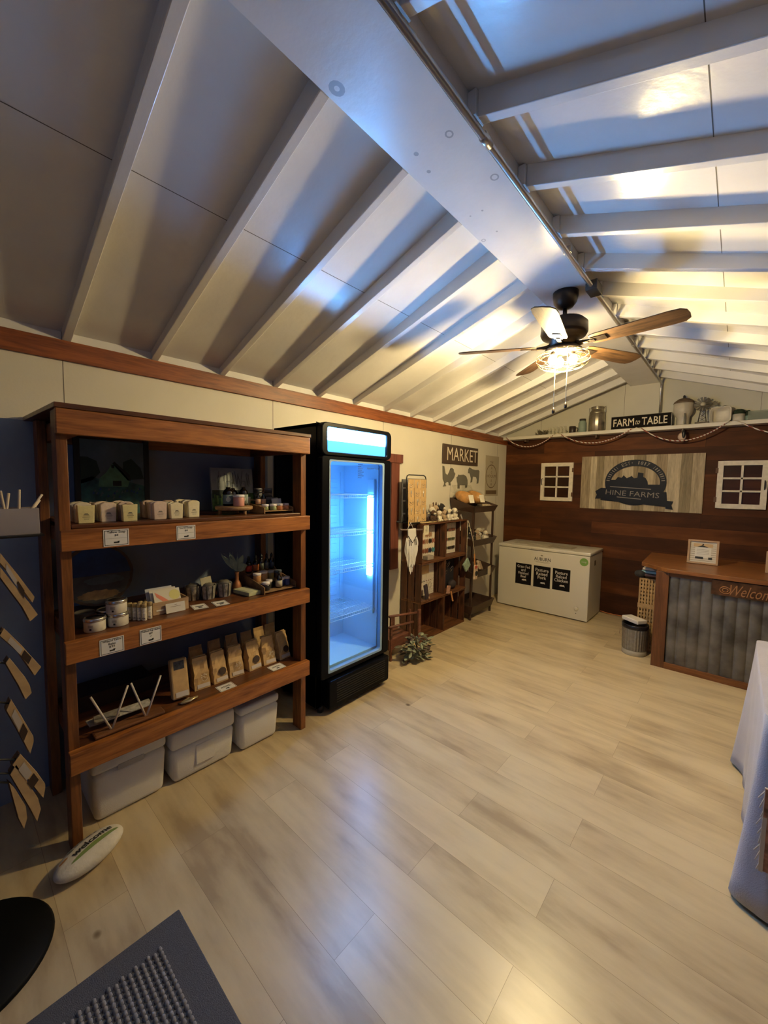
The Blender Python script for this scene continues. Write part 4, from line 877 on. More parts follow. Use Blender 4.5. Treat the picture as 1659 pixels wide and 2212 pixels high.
def earring(x,y_,z,col,shape,label,grp):
    t=thing('earring_card',label,'earrings',(x,y_,z),grp)
    MB().slab((x,y_,z+.044),Y,Z,.046,.058,.001).build('card',pm('cream_card',(.68,.60,.47),.7),t)
    m=MB()
    for s in (-1,1):
        c=Vector((x+.002,y_+s*.014,z+.0)); 
        if shape=='leaf': m.poly([c+Y*a+Z*b_ for a,b_ in ((0,.026),(-.012,.012),(-.014,-.016),(0,-.034),(.014,-.016),(.012,.012))],X,.002)
        elif shape=='bar': m.poly([c+Y*a+Z*b_ for a,b_ in ((-.015,.016),(-.015,-.010),(.015,-.010),(.015,.016))],X,.008)
        else: disc(m,c,Y,Z,.005,.002,8)
    m.build('earring_pair',col,t)
brn=pm('rust_leather',(.20,.065,.035),.6); tea=pm('teal_leather',(.06,.20,.20),.6); nav=pm('navy_leather',(.015,.02,.05),.6); drk=pm('dark_clip',(.03,.022,.018),.5); tan=pm('tan_leather',(.36,.20,.11),.6)
n_=0
for r_,(z,cols) in enumerate(((1.075,[pm('cream_bead',(.6,.5,.35),.5)]*2+[tan,tan]),(1.005,[tan,brn,tan,drk,pm('p_t',(.3,.12,.08),.6)]),(.905,[brn,brn,brn,nav,tea]))):
    for k,c in enumerate(cols):
        earring(.1575,3.285+k*.062,z,c,'leaf',['%s leaf earrings, %s row of the top pegboard, %s'%(('cream','tan','rust brown','dark','teal','navy')[{id(tan):1,id(brn):2,id(drk):3,id(tea):4,id(nav):5}.get(id(c),0)],['upper','middle','lower'][r_],['first from the left','second from the left','third from the left','fourth from the left','at the right end'][k])][0],'leaf earrings on the top pegboard')
for r_,z in enumerate((1.09,.985,.885)):
    for k in range(4):
        c=[drk,brn,pm('olive_clip',(.08,.09,.05),.5)][(r_+k//2)%3]
        earring(.1575,3.705+k*.075,z,c,'bar',['%s hair clips on a card, %s row of the farther pegboard, %s'%(['black','rust','olive'][(r_+k//2)%3],['upper','middle','lower'][r_],['leftmost','second','third','rightmost'][k])][0],'hair clips on the farther pegboard')
for k in range(7): earring(.1575,3.28+k*.040,.575,[drk,drk,drk,brn,brn,tan,tan][k],'stud','stud earrings on a card, middle crate pegboard, %s from the left'%['first','second','third','fourth','fifth','sixth','seventh'][k],'stud earrings in the middle crate')
o=MB().box(.160,.1615,3.275,3.46,.655,.745).build('kraft_card',kraft); tag(o,'blank kraft card fixed across the studded pegboard in the middle crate','card')
for k in range(2):
    o=MB().tube([(.163,3.43+k*.055+.020*math.cos(2*PI*i/20),.52+.038*math.sin(2*PI*i/20)) for i in range(20)],.0013,5,closed=True).build('chain_bracelet',pm('old_brass',(.35,.27,.15),.35,.8)); tag(o,['thin chain necklace on the studded pegboard, left one','thin chain necklace on the studded pegboard, right one'][k],'necklace','chain necklaces')
o=MB().slab((.235,3.30,ZC[1]+.075),(-.3,1,0),(-.2,0,1),.085,.145,.02).build('dark_pouch',pm('dark_purple_cloth',(.03,.018,.03),.8,bump=.3),bevel=.006); tag(o,'small dark cloth pouch at the left front of the middle crate','pouch')
for k in range(2):
    o=MB().lathe([(.008,0),(.008,.018),(.005,.022)],(.262,3.29+k*.04,ZC[1]),12).build('small_bottle',pm('tiny_bottle',(.6,.42,.22),.3)); tag(o,['tiny pale bottle before the dark pouch, left','tiny pale bottle before the dark pouch, right'][k],'bottle','tiny bottles in the middle crate')
o=MB().slab((.270,3.245,1.150),Y,Z,.085,.105,.001).build('price_sign',pm('cream_sign',(.60,.54,.38),.7)); tag(o,'cream handwritten price sign on the front of the top nearer crate','sign')
for i in range(5): MB().box(.2712,.2715,3.228,3.262,1.125+i*.014,1.129+i*.014).build('handwriting',ink,o); 
for ch in o.children: ch.data.transform(Matrix.Translation(Vector((0,0,0))))
o=MB().box(.2,.262,3.29,3.40,.828,.868).build('small_box',pm('grey_box',(.28,.24,.20),.7),bevel=.002); tag(o,'small grey card box at the foot of the top earring pegboard','box')
# bangles in middle crate of farther stack
t=thing('bangle_stand','dark velvet bangle board in the middle crate of the farther stack','display stand',(.15,3.83,ZC[1]))
MB().box(.13,.15,3.66,3.98,ZC[1]+.001,ZC[1]+.33).build('board',pm('black_velvet',(.010,.009,.016),.9),t)
for k,(y_,z) in enumerate(((3.70,.70),(3.76,.705),(3.83,.69),(3.70,.60),(3.78,.60),(3.90,.63))):
    o=MB().tube([(.165+.02*math.cos(a),y_+.022*math.sin(a)*1.0,z+.038*math.cos(a)) for a in [2*PI*i/20 for i in range(20)]],.0022,6,closed=True).build('bangle',pm('silver_bangle',(.55,.5,.45),.25,.9)); tag(o,'silver bangle on the velvet board, %s'%['upper row left','upper row middle','upper row right','lower row left','lower row middle','lower row right, set apart'][k],'bangle','silver bangles')
o=MB().ell((.21,3.85,ZC[1]+.054),.045,.06,.050,14,jit=.06,seed=2).build('dark_bag',pm('dark_cloth_bag',(.03,.02,.022),.8)); tag(o,'dark lumpy cloth bag on the floor of the middle farther crate','bag')
# macrame hanging on the crate side
mc=thing('macrame_hanging','white macrame owl hanging on a twig at the side of the crates','wall hanging',(.32,2.95,.80))
wcot=pm('white_cotton',(.62,.60,.58),.85,bump=.5,bscale=160); gry=pm('charcoal_cord',(.04,.035,.035),.8)
D=Vector((.30,.95,0)).normalized(); D=Y; c0=Vector((.285,2.965,1.17))
MB().tube([c0-D*.155+Z*.012,c0+D*.0,c0+D*.19-Z*.012],.008,8).build('twig',pm('grey_twig',(.16,.11,.10),.8),mc)
MB().tube([c0-D*.05+Z*.01,c0+D*.0+Z*.07,c0+D*.045+Z*.006],.003,6).build('hanging_loop',wcot,mc)
m=MB(); m.poly([c0+D*a+Z*b_+X*.004 for a,b_ in ((-.055,.012),(.065,.012),(.075,-.07),(.015,-.135),(-.05,-.07))][::-1],X,.012); m.build('woven_panel',wcot,mc,bevel=.004)
m=MB(); m.tube([c0+D*-.052-Z*.055+X*.018,c0+D*.012-Z*.125+X*.018,c0+D*.072-Z*.065+X*.018],.004,6); m.build('dark_chevron',gry,mc)
m=MB()
for i,(a,L_) in enumerate(((-.095,.15),(-.075,.20),(-.052,.25),(-.028,.30),(-.004,.33),(.018,.31),(.040,.27),(.062,.25),(.084,.20),(.10,.16))):
    b0=c0+D*a*.75+Z*-.10+X*(.006+.004*(i%2)); leaf(m,b0,(0,a*.35,-1),(0,1,0),L_,.026,curl=.02)
    leaf(m,b0+Z*.03+X*.006,(0,a*.6,-1),(0,1,0),L_*.8,.022,curl=.02)
m.build('feather_fringe',wcot,mc)
m=MB()
for a in (-.045,-.02,.04,.06): m.tube([c0+D*a-Z*.09+X*.02,c0+D*(a+.012)-Z*.15+X*.02],.004,6)
m.tube([c0+D*-.02-Z*.36+X*.016,c0-Z*.33+X*.016,c0+D*.02-Z*.37+X*.016],.003,6)
m.build('dark_knots',gry,mc)
# things on the crates
tp=thing('straw_mat','woven straw mat lying along the top of the nearer crate stack','mat',(.2,3.38,ZT))
m=MB()
for i in range(7): m.tube([(.20+i*.010,3.18+.002*(i%2),ZT+.006),(.20+i*.010,3.56,ZT+.006)],.0055,6)
m.build('straw',pm('straw',(.42,.30,.14),.8,noise=.3,nscale=90),tp)
ed=thing('earring_rack','dark wire rack hung with rows of kraft jewellery cards on the crates','display rack',(.2,3.2,ZT))
MB().tube([(.16,3.045,ZT+.03),(.16,3.045,1.66),(.16,3.055,1.688),(.16,3.08,1.698),(.16,3.33,1.698),(.16,3.36,1.685),(.16,3.37,1.66),(.16,3.37,ZT+.03)],.006,8).build('rack_frame',blackm,ed)
for z in (1.66,1.56,1.46,1.36): MB().tube([(.16,3.045,z),(.16,3.37,z)],.003,6).build('cross_bar',blackm,ed)
MB().box(.09,.23,3.07,3.35,ZT,ZT+.012).build('rack_base',blackm,ed); MB().box(.152,.168,3.17,3.25,ZT+.012,1.36).build('rack_post',blackm,ed)
crd=None; silv=pm('silver_jewellery',(.75,.70,.60),.25,.7)
nm5=['top','second','third','fourth','bottom']; nm3=['left','middle','right']
for r_ in range(5):
    for c in range(3):
        y_=3.105+c*.102; z=1.60-r_*.088; t=thing('jewellery_card','kraft jewellery card on the wire rack, %s row, %s column'%(nm5[r_],nm3[c]),'jewellery card',(.175+.004*(r_%2),y_,z-.05),'kraft cards on the wire rack')
        x=.170+.006*(4-r_)*.0+.003*r_
        MB().slab((x,y_,z),Y,(.05,0,1),.094,.112,.0015).build('card',kraft,t)
        m=MB(); x+=.004
        if (r_+c)%2==0: m.tube([(x,y_-.026,z+.008),(x+.003,y_,z-.008),(x,y_+.026,z+.008)],.0026,5); m.tube([(x,y_-.026,z-.018),(x+.003,y_,z-.030),(x,y_+.026,z-.018)],.0022,5)
        else: m.tube([(x,y_-.006,z+.03),(x+.002,y_,z-.035)],.0035,5); m.tube([(x,y_+.01,z+.035),(x+.002,y_+.004,z)],.0025,5)
        m.build('jewellery_piece',silv,t)
gd=thing('grey_display_board','grey fabric display board with small white cards behind the wire rack','display board',(.09,3.13,ZT))
MB().box(.075,.09,3.07,3.20,ZT+.001,1.655).build('board',pm('grey_felt',(.13,.13,.14),.9),gd,bevel=.004)
for k in range(3): MB().box(.0905,.092,3.08,3.12,1.30+k*.13,1.315+k*.13).build('white_tag',paper,gd)
o=MB().box(.03,.088,3.055,3.069,ZT+.001,ZT+.02).build('grey_cloth_base',pm('grey_cloth',(.07,.075,.09),.85),bevel=.008)
o.location.y+=.0; tag(o,'dark grey folded cloth at the near top corner of the crates','cloth')
# ---- plush toys
def plush(loc,body,accent,label,s=1.0,rz=0,ears='up',snout=None):
    t=thing('plush_toy',label,'plush toy',loc,'plush animals',rz); bmn=body; s*=.88; t.scale=(s,s,s)
    m=MB(); m.ell((0,0,.045),.042,.040,.046,14,jit=.05,seed=1)
    for sy_ in (-1,1): m.ell((.035,sy_*.032,.016),.026,.016,.016,10,jit=.05); m.ell((.025,sy_*.04,.05),.014,.013,.026,8,jit=.05)
    m.build('body',bmn,t,local=True)
    m=MB(); m.ell((.015,0,.108),.034,.036,.033,14,jit=.04,seed=2); hd=m.build('head',bmn,t,local=True)
    for sy_ in (-1,1):
        q=MB()
        if ears=='up': q.ell((.008,sy_*.022,.145),.008,.010,.026,8)
        elif ears=='floppy': q.ell((.012,sy_*.038,.095),.010,.010,.028,8)
        else: q.ell((.010,sy_*.030,.135),.010,.014,.013,8)
        q.build('ear',accent,hd,local=True)
        MB().ell((.044,sy_*.013,.115),.004,.004,.004,8).build('eye',ink,hd,local=True)
    MB().ell((.045,0,.100),.016,.018,.013,10).build('snout',snout or accent,hd,local=True)
    return t
pw_=pm('plush_white',(.62,.56,.45),.95,bump=.8,bscale=120,sheen=.3); pt_=pm('plush_tan',(.40,.29,.18),.95,bump=.8,bscale=120); pb_=pm('plush_black',(.02,.017,.015),.95,bump=.8,bscale=120); pg_=pm('plush_grey',(.20,.17,.14),.95,bump=.8,bscale=120); pbr=pm('plush_brown',(.07,.035,.018),.95,bump=.8,bscale=120); pp_=pm('plush_pink',(.55,.33,.25),.95)
for (x,y_,b1,b2,l_,s,rz,e) in [
 (.215,3.425,pbr,pw_,'dark brown and white plush calf nearest the wire rack',1.0,-.3,'side'),
 (.155,3.47,pw_,pt_,'white eared plush behind the brown calf',1.25,.1,'up'),
 (.225,3.515,pw_,pt_,'cream plush lamb at the middle of the crate tops',.95,.2,'floppy'),
 (.13,3.57,pt_,pbr,'tan plush pony standing tall behind the lambs',1.35,0,'up'),
 (.225,3.605,pt_,pbr,'mottled tan and brown plush leaning on the lamb',1.0,.3,'side'),
 (.13,3.675,pb_,pw_,'black and white plush cow at the back of the crate tops',1.5,.2,'side'),
 (.225,3.715,pw_,pb_,'white plush lamb with black eyes, left of the white pair',1.05,-.1,'floppy'),
 (.225,3.815,pw_,pg_,'white plush lamb at the far end of the crate tops',1.1,.15,'floppy')]:
    plush((x,y_,ZT+.002),b1,b2,l_,s,rz,e)
o=MB().slab((.262,3.93,ZT+.03),(0,.8,-1),(0,1,.8),.07,.022,.004).build('fabric_tag',pm('grey_ribbon',(.28,.25,.22),.7)); tag(o,'grey fabric ribbon hanging over the far end of the crate tops','ribbon')
# ---- tiered bin stand
bs=thing('tiered_bin_stand','dark brown four-tier stand with slanted bins between the crates and the freezer','display stand',(.2,4.35,0))
dkw=pm('dark_espresso_wood',(.050,.026,.017),.45,noise=.2,nscale=20)
Y0,Y1=4.10,4.62
for (x,y_) in ((.035,Y0+.02),(.035,Y1),(.305,Y0+.02),(.305,Y1)): MB().box(x-.011,x+.011,y_-.011,y_+.011,0,1.30).build('leg',dkw,bs)
def binn(zf,hf,zb,hbk,flare=.035):
    m=MB(); xf_,xb_=.355,.02
    def wallp(P,N,t): m.poly(P,N,t)
    # bottom, front, back, sides
    m.add([(xb_,Y0,zb),(xf_-.03,Y0,zf),(xf_-.03,Y1,zf),(xb_,Y1,zb),(xb_,Y0,zb+.010),(xf_-.03,Y0,zf+.010),(xf_-.03,Y1,zf+.010),(xb_,Y1,zb+.010)],[(0,3,2,1),(4,5,6,7),(0,1,5,4),(1,2,6,5),(2,3,7,6),(3,0,4,7)])
    m.add([(xf_-.03,Y0,zf),(xf_-.03,Y1,zf),(xf_,Y1+flare,zf+hf),(xf_,Y0-flare,zf+hf),(xf_-.04,Y0+.008,zf),(xf_-.04,Y1-.008,zf),(xf_-.010,Y1+flare-.008,zf+hf),(xf_-.010,Y0-flare+.008,zf+hf)],[(0,1,2,3),(7,6,5,4),(0,4,5,1),(1,5,6,2),(2,6,7,3),(3,7,4,0)])
    m.add([(xb_,Y0,zb),(xb_,Y1,zb),(xb_,Y1+flare,zb+hbk),(xb_,Y0-flare,zb+hbk),(xb_+.01,Y0,zb),(xb_+.01,Y1,zb),(xb_+.01,Y1+flare,zb+hbk),(xb_+.01,Y0-flare,zb+hbk)],[(0,3,2,1),(4,5,6,7),(0,1,5,4),(1,2,6,5),(2,3,7,6),(3,0,4,7)])
    for s,yy in ((-1,Y0),(1,Y1)):
        m.add([(xb_,yy,zb),(xf_-.03,yy,zf),(xf_,yy+s*flare,zf+hf),(xb_,yy+s*flare,zb+hbk),(xb_,yy-s*.009,zb),(xf_-.03,yy-s*.009,zf),(xf_,yy+s*(flare-.009),zf+hf),(xb_,yy+s*(flare-.009),zb+hbk)],[(0,1,2,3),(7,6,5,4),(0,4,5,1),(1,5,6,2),(2,6,7,3),(3,7,4,0)])
    return m.build('bin',dkw,bs)
binn(1.285,.075,1.315,.14); binn(.885,.080,.915,.12); binn(.50,.085,.53,.12); binn(.075,.10,.11,.08,.02)
# bread loaves
brd=pm('bread_crust',(.50,.25,.08),.8,noise=.3,nscale=14,bump=.6,bscale=35,spec=.2); film=glass('bag_film',(.97,.97,.95),.03,.3)
for k,(y_,l_) in enumerate(((4.13,'golden bread loaf in a clear bag, nearer the crates'),(4.385,'golden bread loaf in a clear bag, right of the other loaf'))):
    t=thing('bread_loaf',l_,'bread',(.155,y_,1.386),'bagged loaves on the stand'); 
    m=MB(); m.ell((0,0,.078),.132,.082,.072,18,jit=.045,seed=k); o=m.build('loaf',brd,t,local=True,sub=1); o.rotation_euler[1]=R(20)
    o=MB().ell((0,0,.080),.142,.091,.083,16,jit=.03,seed=k+7).build('clear_bag',film,t,local=True); o.rotation_euler[1]=R(20)
    o=MB().ell((-.10,.01,.17),.07,.06,.05,10,jit=.3,seed=k+2).build('bag_neck',film,t,local=True)
    MB().slab((.137,-.036,.060),(.5,.86,0),(-.3,.1,.95),.062,.095,.002).build('label_sticker',pm('loaf_label',(.66,.60,.50),.6),t,local=True)
o=MB().ell((.22,4.56,1.345),.12,.055,.028,14,jit=.15,seed=9).build('snack_bag',pm('pale_pack',(.42,.34,.24),.3,noise=.4,nscale=40)); tag(o,'flat clear bag of pale sticks right of the loaves on the stand','bag')
for (x,y_,z,b1,b2,l_,s,rz,e) in [(.235,4.19,.915,pg_,pw_,'grey plush at the left of the second bin',1.0,0,'side'),(.225,4.27,.915,pb_,pp_,'black plush with a pink face in the second bin',1.05,.4,'side'),(.10,4.36,.94,pb_,pw_,'black and white plush at the back of the second bin',1.2,0,'up'),(.20,4.40,.92,pt_,pw_,'tan and white plush puppy in the second bin',1.1,0,'floppy'),(.265,4.49,.915,pw_,pt_,'cream plush slumped on the front of the second bin',1.05,-.2,'side'),(.15,4.53,.93,pw_,pt_,'cream plush at the back right of the second bin',1.1,0,'floppy')]:
    plush((x,y_,z),b1,b2,l_,s,rz,e)
for k,(y_,c,l_) in enumerate(((4.2,(.16,.10,.08),'brown leather purse at the left of the third bin'),(4.33,(.05,.03,.025),'black fur purse leaning in the third bin'),(4.45,(.45,.33,.22),'tan spotted hide purse in the third bin'))):
    o=MB().slab((.22,y_,.60),(-.2,1,-.25),(-.5,.1,1),.12,.12,.03).build('leather_purse',pm('hide_%d'%k,c,.7,noise=.4,nscale=25),bevel=.01); tag(o,l_,'purse','purses in the third bin')
o=MB().slab((.37,4.44,.56),(0,1,.15),(.05,-.12,1),.075,.12,.0015).build('hang_tag',pm('hang_tag_m',(.52,.46,.34),.7)); tag(o,'cream hang tag dangling from the third bin','tag')
# hanging pouches and wristlets on the crate edge
w1=thing('wristlet_pouch','sage green quilted square pouch hanging from the far crate stack','pouch',(.32,3.99,.60))
MB().slab((.305,3.985,.69),(0,1,.75),(0,-.75,1),.125,.115,.022).build('pouch_body',pm('sage_quilt',(.24,.32,.24),.85,noise=.3,nscale=60,bump=.4),w1,bevel=.008)
MB().tube([(.315,3.985,.765),(.305,4.00,.95),(.293,4.02,1.20)],.0035,6).build('cord',pm('cream_cord',(.5,.42,.3),.8),w1)
w2=thing('key_fob','cow patterned pouch with an orange strap hanging from the far crate stack','pouch',(.33,4.07,.48))
MB().slab((.372,4.085,.60),(0,1,-.08),(0,.08,1),.085,.17,.016).build('pouch_body',pm('cream_print',(.55,.40,.28),.8,noise=.35,nscale=30),w2,bevel=.012)
m=MB(); disc(m,(.3892,4.09,.585),Y,Z,.030,.001,14,jit=.2); m.build('black_patch',ink,w2); m=MB(); disc(m,(.3892,4.075,.66),Y,Z,.026,.001,10,jit=.3,sy=.8); m.build('red_patch',pm('red_print',(.45,.08,.05),.7),w2)
MB().slab((.375,4.06,.74),(0,1,0),(0,-.12,1),.026,.16,.004).build('strap',pm('orange_leather',(.50,.22,.07),.6),w2); MB().tube([(.377,4.055,.81),(.35,4.045,1.0),(.295,4.03,1.20)],.003,6).build('cord',pm('cream_cord2',(.5,.42,.3),.8),w2)
w3=thing('key_fob','patterned fob with an orange tail hanging over the middle farther crate shelf','key fob',(.29,3.66,.33))
MB().slab((.289,3.645,.46),(0,1,-.2),(0,.2,1),.07,.09,.012).build('fob_body',pm('rust_print',(.38,.20,.14),.8,noise=.5,nscale=40),w3,bevel=.01); MB().slab((.30,3.71,.375),(0,1,-.1),(0,-.38,1),.026,.13,.004).build('strap',MC['orange_leather'],w3)
# wall decor: market sign, animals, poster
ms=thing('market_sign','brown tin sign reading MARKET in cream capitals on the left wall','sign',(.012,4.31,1.85))
MB().slab((.003,4.31,1.972),Y,Z,.835,.232,.012).build('sign_board',pm('brown_sign',(.075,.048,.032),.5,noise=.15,nscale=10),ms,bevel=.012,seg=3)
text('lettering','MARKET',(.0155,4.345,1.978),Y,Z,.72,.155,pm('cream_letter',(.66,.58,.44),.6),ms,bold=0,t=.001)
gsil=pm('grey_metal_silhouette',(.15,.14,.11),.5)
def sil(name,label,pts,x=.002):
    m=MB(); m.poly([(x,a,b_) for a,b_ in pts],X,.006); t=thing(name,label,'wall decoration',(x,pts[0][0],min(p[1] for p in pts)),'animal silhouettes'); m.build('silhouette',gsil,t); return t
def mp(box,pts): (a0,a1,b0,b1)=box; return [(a0+(a1-a0)*u,b0+(b1-b0)*v) for u,v in pts]
sil('rooster_silhouette','grey metal rooster silhouette under the market sign',mp((3.91,4.19,1.60,1.83),[(.0,1),(.12,.97),(.22,.62),(.38,.52),(.52,.70),(.60,.88),(.72,.92),(.85,.86),(.88,.72),(1,.62),(.90,.40),(.72,.22),(.62,.16),(.66,0),(.52,0),(.50,.16),(.36,.20),(.22,.08),(.30,-.04),(.06,-.06),(.14,.02),(.16,.14),(.04,.34),(.02,.6)])[::-1])
sil('pig_silhouette','grey metal pig silhouette between the rooster and the cow',mp((4.225,4.49,1.575,1.735),[(0,.80),(.10,.86),(.14,1),(.26,.98),(.6,1.02),(.85,.90),(.98,.62),(1.0,.3),(.95,0),(.80,0),(.78,.22),(.5,.20),(.28,.18),(.27,-.08),(.12,-.08),(.10,.3),(.04,.5)])[::-1])
sil('cow_silhouette','grey metal cow silhouette right of the pig, under the sign',mp((4.50,4.79,1.635,1.835),[(.02,.86),(.10,1.0),(.22,.96),(.35,.90),(.62,.86),(.9,.88),(1.0,.80),(.97,.3),(.93,0),(.80,-.04),(.82,.22),(.72,.42),(.42,.44),(.36,.08),(.24,.02),(.26,.3),(.18,.55),(.12,.64),(.0,.62)])[::-1])
ps=thing('woven_banner','faded cream banner printed with a circled word cross, near the far corner','banner',(.01,5.16,1.42))
MB().box(.001,.004,4.965,5.36,1.46,2.02).build('cloth',pm('faded_banner',(.42,.36,.26),.9),ps)
bi=pm('sepia_ink',(.13,.08,.04),.8)
m=MB(); n=32
for i in range(n):
    a,b_=2*PI*i/n,2*PI*(i+1)/n
    P=[(.0046,5.14+.165*k*math.cos(t_),1.735+.165*k*math.sin(t_)) for t_,k in ((a,1),(b_,1),(b_,.93),(a,.93))]
    m.add(P,[(0,1,2,3)])
m.box(.0042,.0048,4.99,5.31,1.485,1.54); m.build('printed_ring',bi,ps)
for i,c in enumerate('HO AM'):
    if c!=' ': text('lettering',c,(.0046,5.14,1.85-i*.058),Y,Z,.030,.042,bi,ps,bold=0)
text('lettering','HOQUM',(.0046,5.14,1.735),Y,Z,.27,.045,bi,ps,bold=0); text('lettering','THE',(.0046,5.14,1.93),Y,Z,.09,.03,bi,ps,bold=0)
# metal ornament half hidden by the fridge
o=thing('metal_wall_ornament','grey metal leaf ornament low on the wall, half hidden by the fridge','wall decoration',(.01,3.42,.33))
m=MB()
for a,b_,L_ in ((3.36,.60,.10),(3.38,.55,.11),(3.39,.49,.12),(3.385,.43,.10)): leaf(m,(.012,a-.06,b_),(0.05,.9,-.7),(0,.7,.9),L_,.035,curl=.1)
leaf(m,(.012,3.30,.62),(.05,1,-.05),(0,0,1),.16,.02,curl=.05)
m.build('metal_leaves',pm('pewter',(.16,.17,.16),.5,.4),o)
# planter with greenery beyond the fridge
pn=thing('wooden_planter','small reddish wooden cart planter with two handle bars beside the fridge','planter',(.3,2.75,0))
rwd=wood('red_cart_wood',(.10,.035,.022),(.20,.075,.045),'y',rough=.5)
MB().box(.12,.34,2.62,2.93,.10,.20).build('planter_box',rwd,pn,bevel=.004)
for x,z0,z1,ye in ((.35,.435,.375,3.03),(.35,.335,.30,2.95)): MB().tube([(x,2.60,z0-.01),(x,ye,z1-.01)],.012,8).build('handle_bar',rwd,pn)
for y_ in (2.64,2.91):
    MB().box(.33,.348,y_-.01,y_+.01,.0,.42).build('leg',rwd,pn); MB().box(.13,.148,y_-.01,y_+.01,.0,.30).build('leg',rwd,pn)
MB().box(.36,.378,3.0,3.04,.06,.40).build('end_post',rwd,pn,bevel=.003)
gn=thing('faux_greenery','bunch of grey-green and brown faux leaves spilling onto the floor beside the fridge','plant',(.42,2.9,0))
rd=random.Random(11); ms_=[MB(),MB(),MB()]
for i in range(170):
    a=rd.uniform(0,2*PI); rr=rd.uniform(.02,.19); y_=2.85+rr*math.cos(a)*1.0; x=.47+rr*.45*math.sin(a); z=rd.uniform(.02,.25)*(1-.4*rr/.19)
    d=Vector((math.sin(a)*.7+rd.uniform(-.3,.6),math.cos(a)+rd.uniform(-.3,.3),rd.uniform(-.3,.8)))
    mi=0 if rd.random()<.55 else (1 if rd.random()<.5 else 2)
    if y_>2.97: mi=rd.choice((1,2,2))
    leaf(ms_[mi],(x,y_,z),d,d.cross(Vector((.3,.2,1))),rd.uniform(.035,.075),rd.uniform(.010,.022),curl=.3,n=4)
for m,c,nm_ in zip(ms_,((.24,.27,.19),(.13,.12,.08),(.09,.06,.05)),('sage_leaves','olive_leaves','brown_leaves')): m.build(nm_,pm(nm_,c,.7,noise=.2,nscale=40),gn)
# ================================================================== CHEST FREEZER
fz=thing('chest_freezer','white chest freezer with three black signs, against the far plank wall','freezer',(.8,5.3,0))
wf=pm('freezer_white',(.60,.56,.47),.4); fx0,fx1,fy0,fy1=.2168,1.3624,4.997,5.57
MB().box(fx0+.006,fx1-.006,fy0+.006,fy1,.012,.790).build('freezer_body',wf,fz,bevel=.008)
MB().box(fx0,fx1,fy0,fy1,.795,.8354).build('lid',wf,fz,bevel=.010,seg=3)
MB().box(.66,.82,fy0-.010,fy0+.0,.800,.812).build('lid_handle',pm('handle_grey',(.40,.36,.28),.5),fz)
for x in (.3,1.28): MB().cyl((x,5.1,0),.02,.012,12).build('foot',black,fz); 
for x in (.3,1.28): MB().cyl((x,5.5,0),.02,.012,12).build('foot',black,fz)
MB().box(fx1-.0062,fx1-.004,5.20,5.26,.66,.72).build('side_vent',pm('vent_brown',(.10,.08,.06),.6),fz)
q=MB(); q.lathe([(.026,0),(.024,-.010),(.018,-.014)],(1.231,fy0+.006,.149),20,axis='y'); q.build('thermostat_dial',wf,fz)
MB().box(1.226,1.234,fy0+.004,fy0+.0065,.085,.093).build('indicator',black,fz)
yf_=fy0+.0055
def front(x0,x1,z0,z1,mat,name,t=.001,par=None): return MB().box(x0,x1,yf_-t,yf_,z0,z1).build(name,mat,par)
wl2=pm('chalk_white',(.50,.46,.42),.7); blk=pm('black_card',(.006,.005,.006),.8,spec=.15)
sg=[(.468,.676,.327,.600,'Grass Fed\nand\nFinished\nBeef','black card about beef, leftmost of three on the freezer front'),(.706,.915,.326,.599,'Pasture\nRaised\nPork','black card about pork, middle of three on the freezer front'),(.942,1.148,.333,.600,'Pasture\nRaised\nChicken','black card about chicken, rightmost of three on the freezer front')]
for i,(a,b_,c,d,s_,l_) in enumerate(sg):
    t=thing('product_card',l_,'sign',((a+b_)/2,yf_,c),'black cards on the freezer')
    front(a,b_,c,d,blk,'card',.001,t)
    text('lettering',s_,((a+b_)/2,yf_-.0014,c+(d-c)*(.64 if i else .62)),X,Z,(b_-a)*(.78 if i else .8),(d-c)*(.50 if i else .60),wl2,t,bold=.012,lsp=.85)
    m=MB(); xc=(a+b_)/2+.012; zc=c+.055
    m.poly([(xc+u*.032,yf_-.0012,zc+v*.018) for u,v in ((-1,-.2),(-.7,.7),(-.2,.9),(.3,.75),(.6,1),(.9,.6),(1,-.6),(.7,-.1),(-.4,-.3),(-.8,-.1))],-Y,.0004); m.build('cow_mark',wl2,t)
t=thing('town_sticker','white sticker reading AUBURN in black capitals above the black cards','sticker',(.81,yf_,.655))
front(.665,.935,.62,.752,pm('sticker_white',(.62,.58,.49),.5),'sticker_sheet',.0006,t)
text('lettering','AUBURN',(.808,yf_-.0008,.688),X,Z,.205,.042,ink,t,bold=.010)
m=MB(); m.poly([(.802+u*.032,yf_-.0008,.733+v*.010) for u,v in ((-1,-.3),(-.5,.2),(-.2,.9),(.1,1),(.3,.3),(1,-.3),(.4,-.1),(0,-1),(-.3,-.1))][::-1],-Y,.0003)
m.box(.71,.905,yf_-.0010,yf_-.0007,.652,.655); m.box(.73,.885,yf_-.0010,yf_-.0007,.643,.646); m.build('emblem',pm('emblem_grey',(.2,.17,.12),.7),t)
t=thing('round_sticker','round green sticker at the top right of the freezer front','sticker',(1.29,yf_,.68))
m=MB(); disc(m,(1.293,yf_,.72),X,Z,.047,.0012,28); m.build('sticker_disc',pm('leaf_green',(.16,.30,.06),.5),t); 
text('lettering','energy',(1.293,yf_-.0016,.718),X,Z,.055,.016,wl2,t,bold=.01)
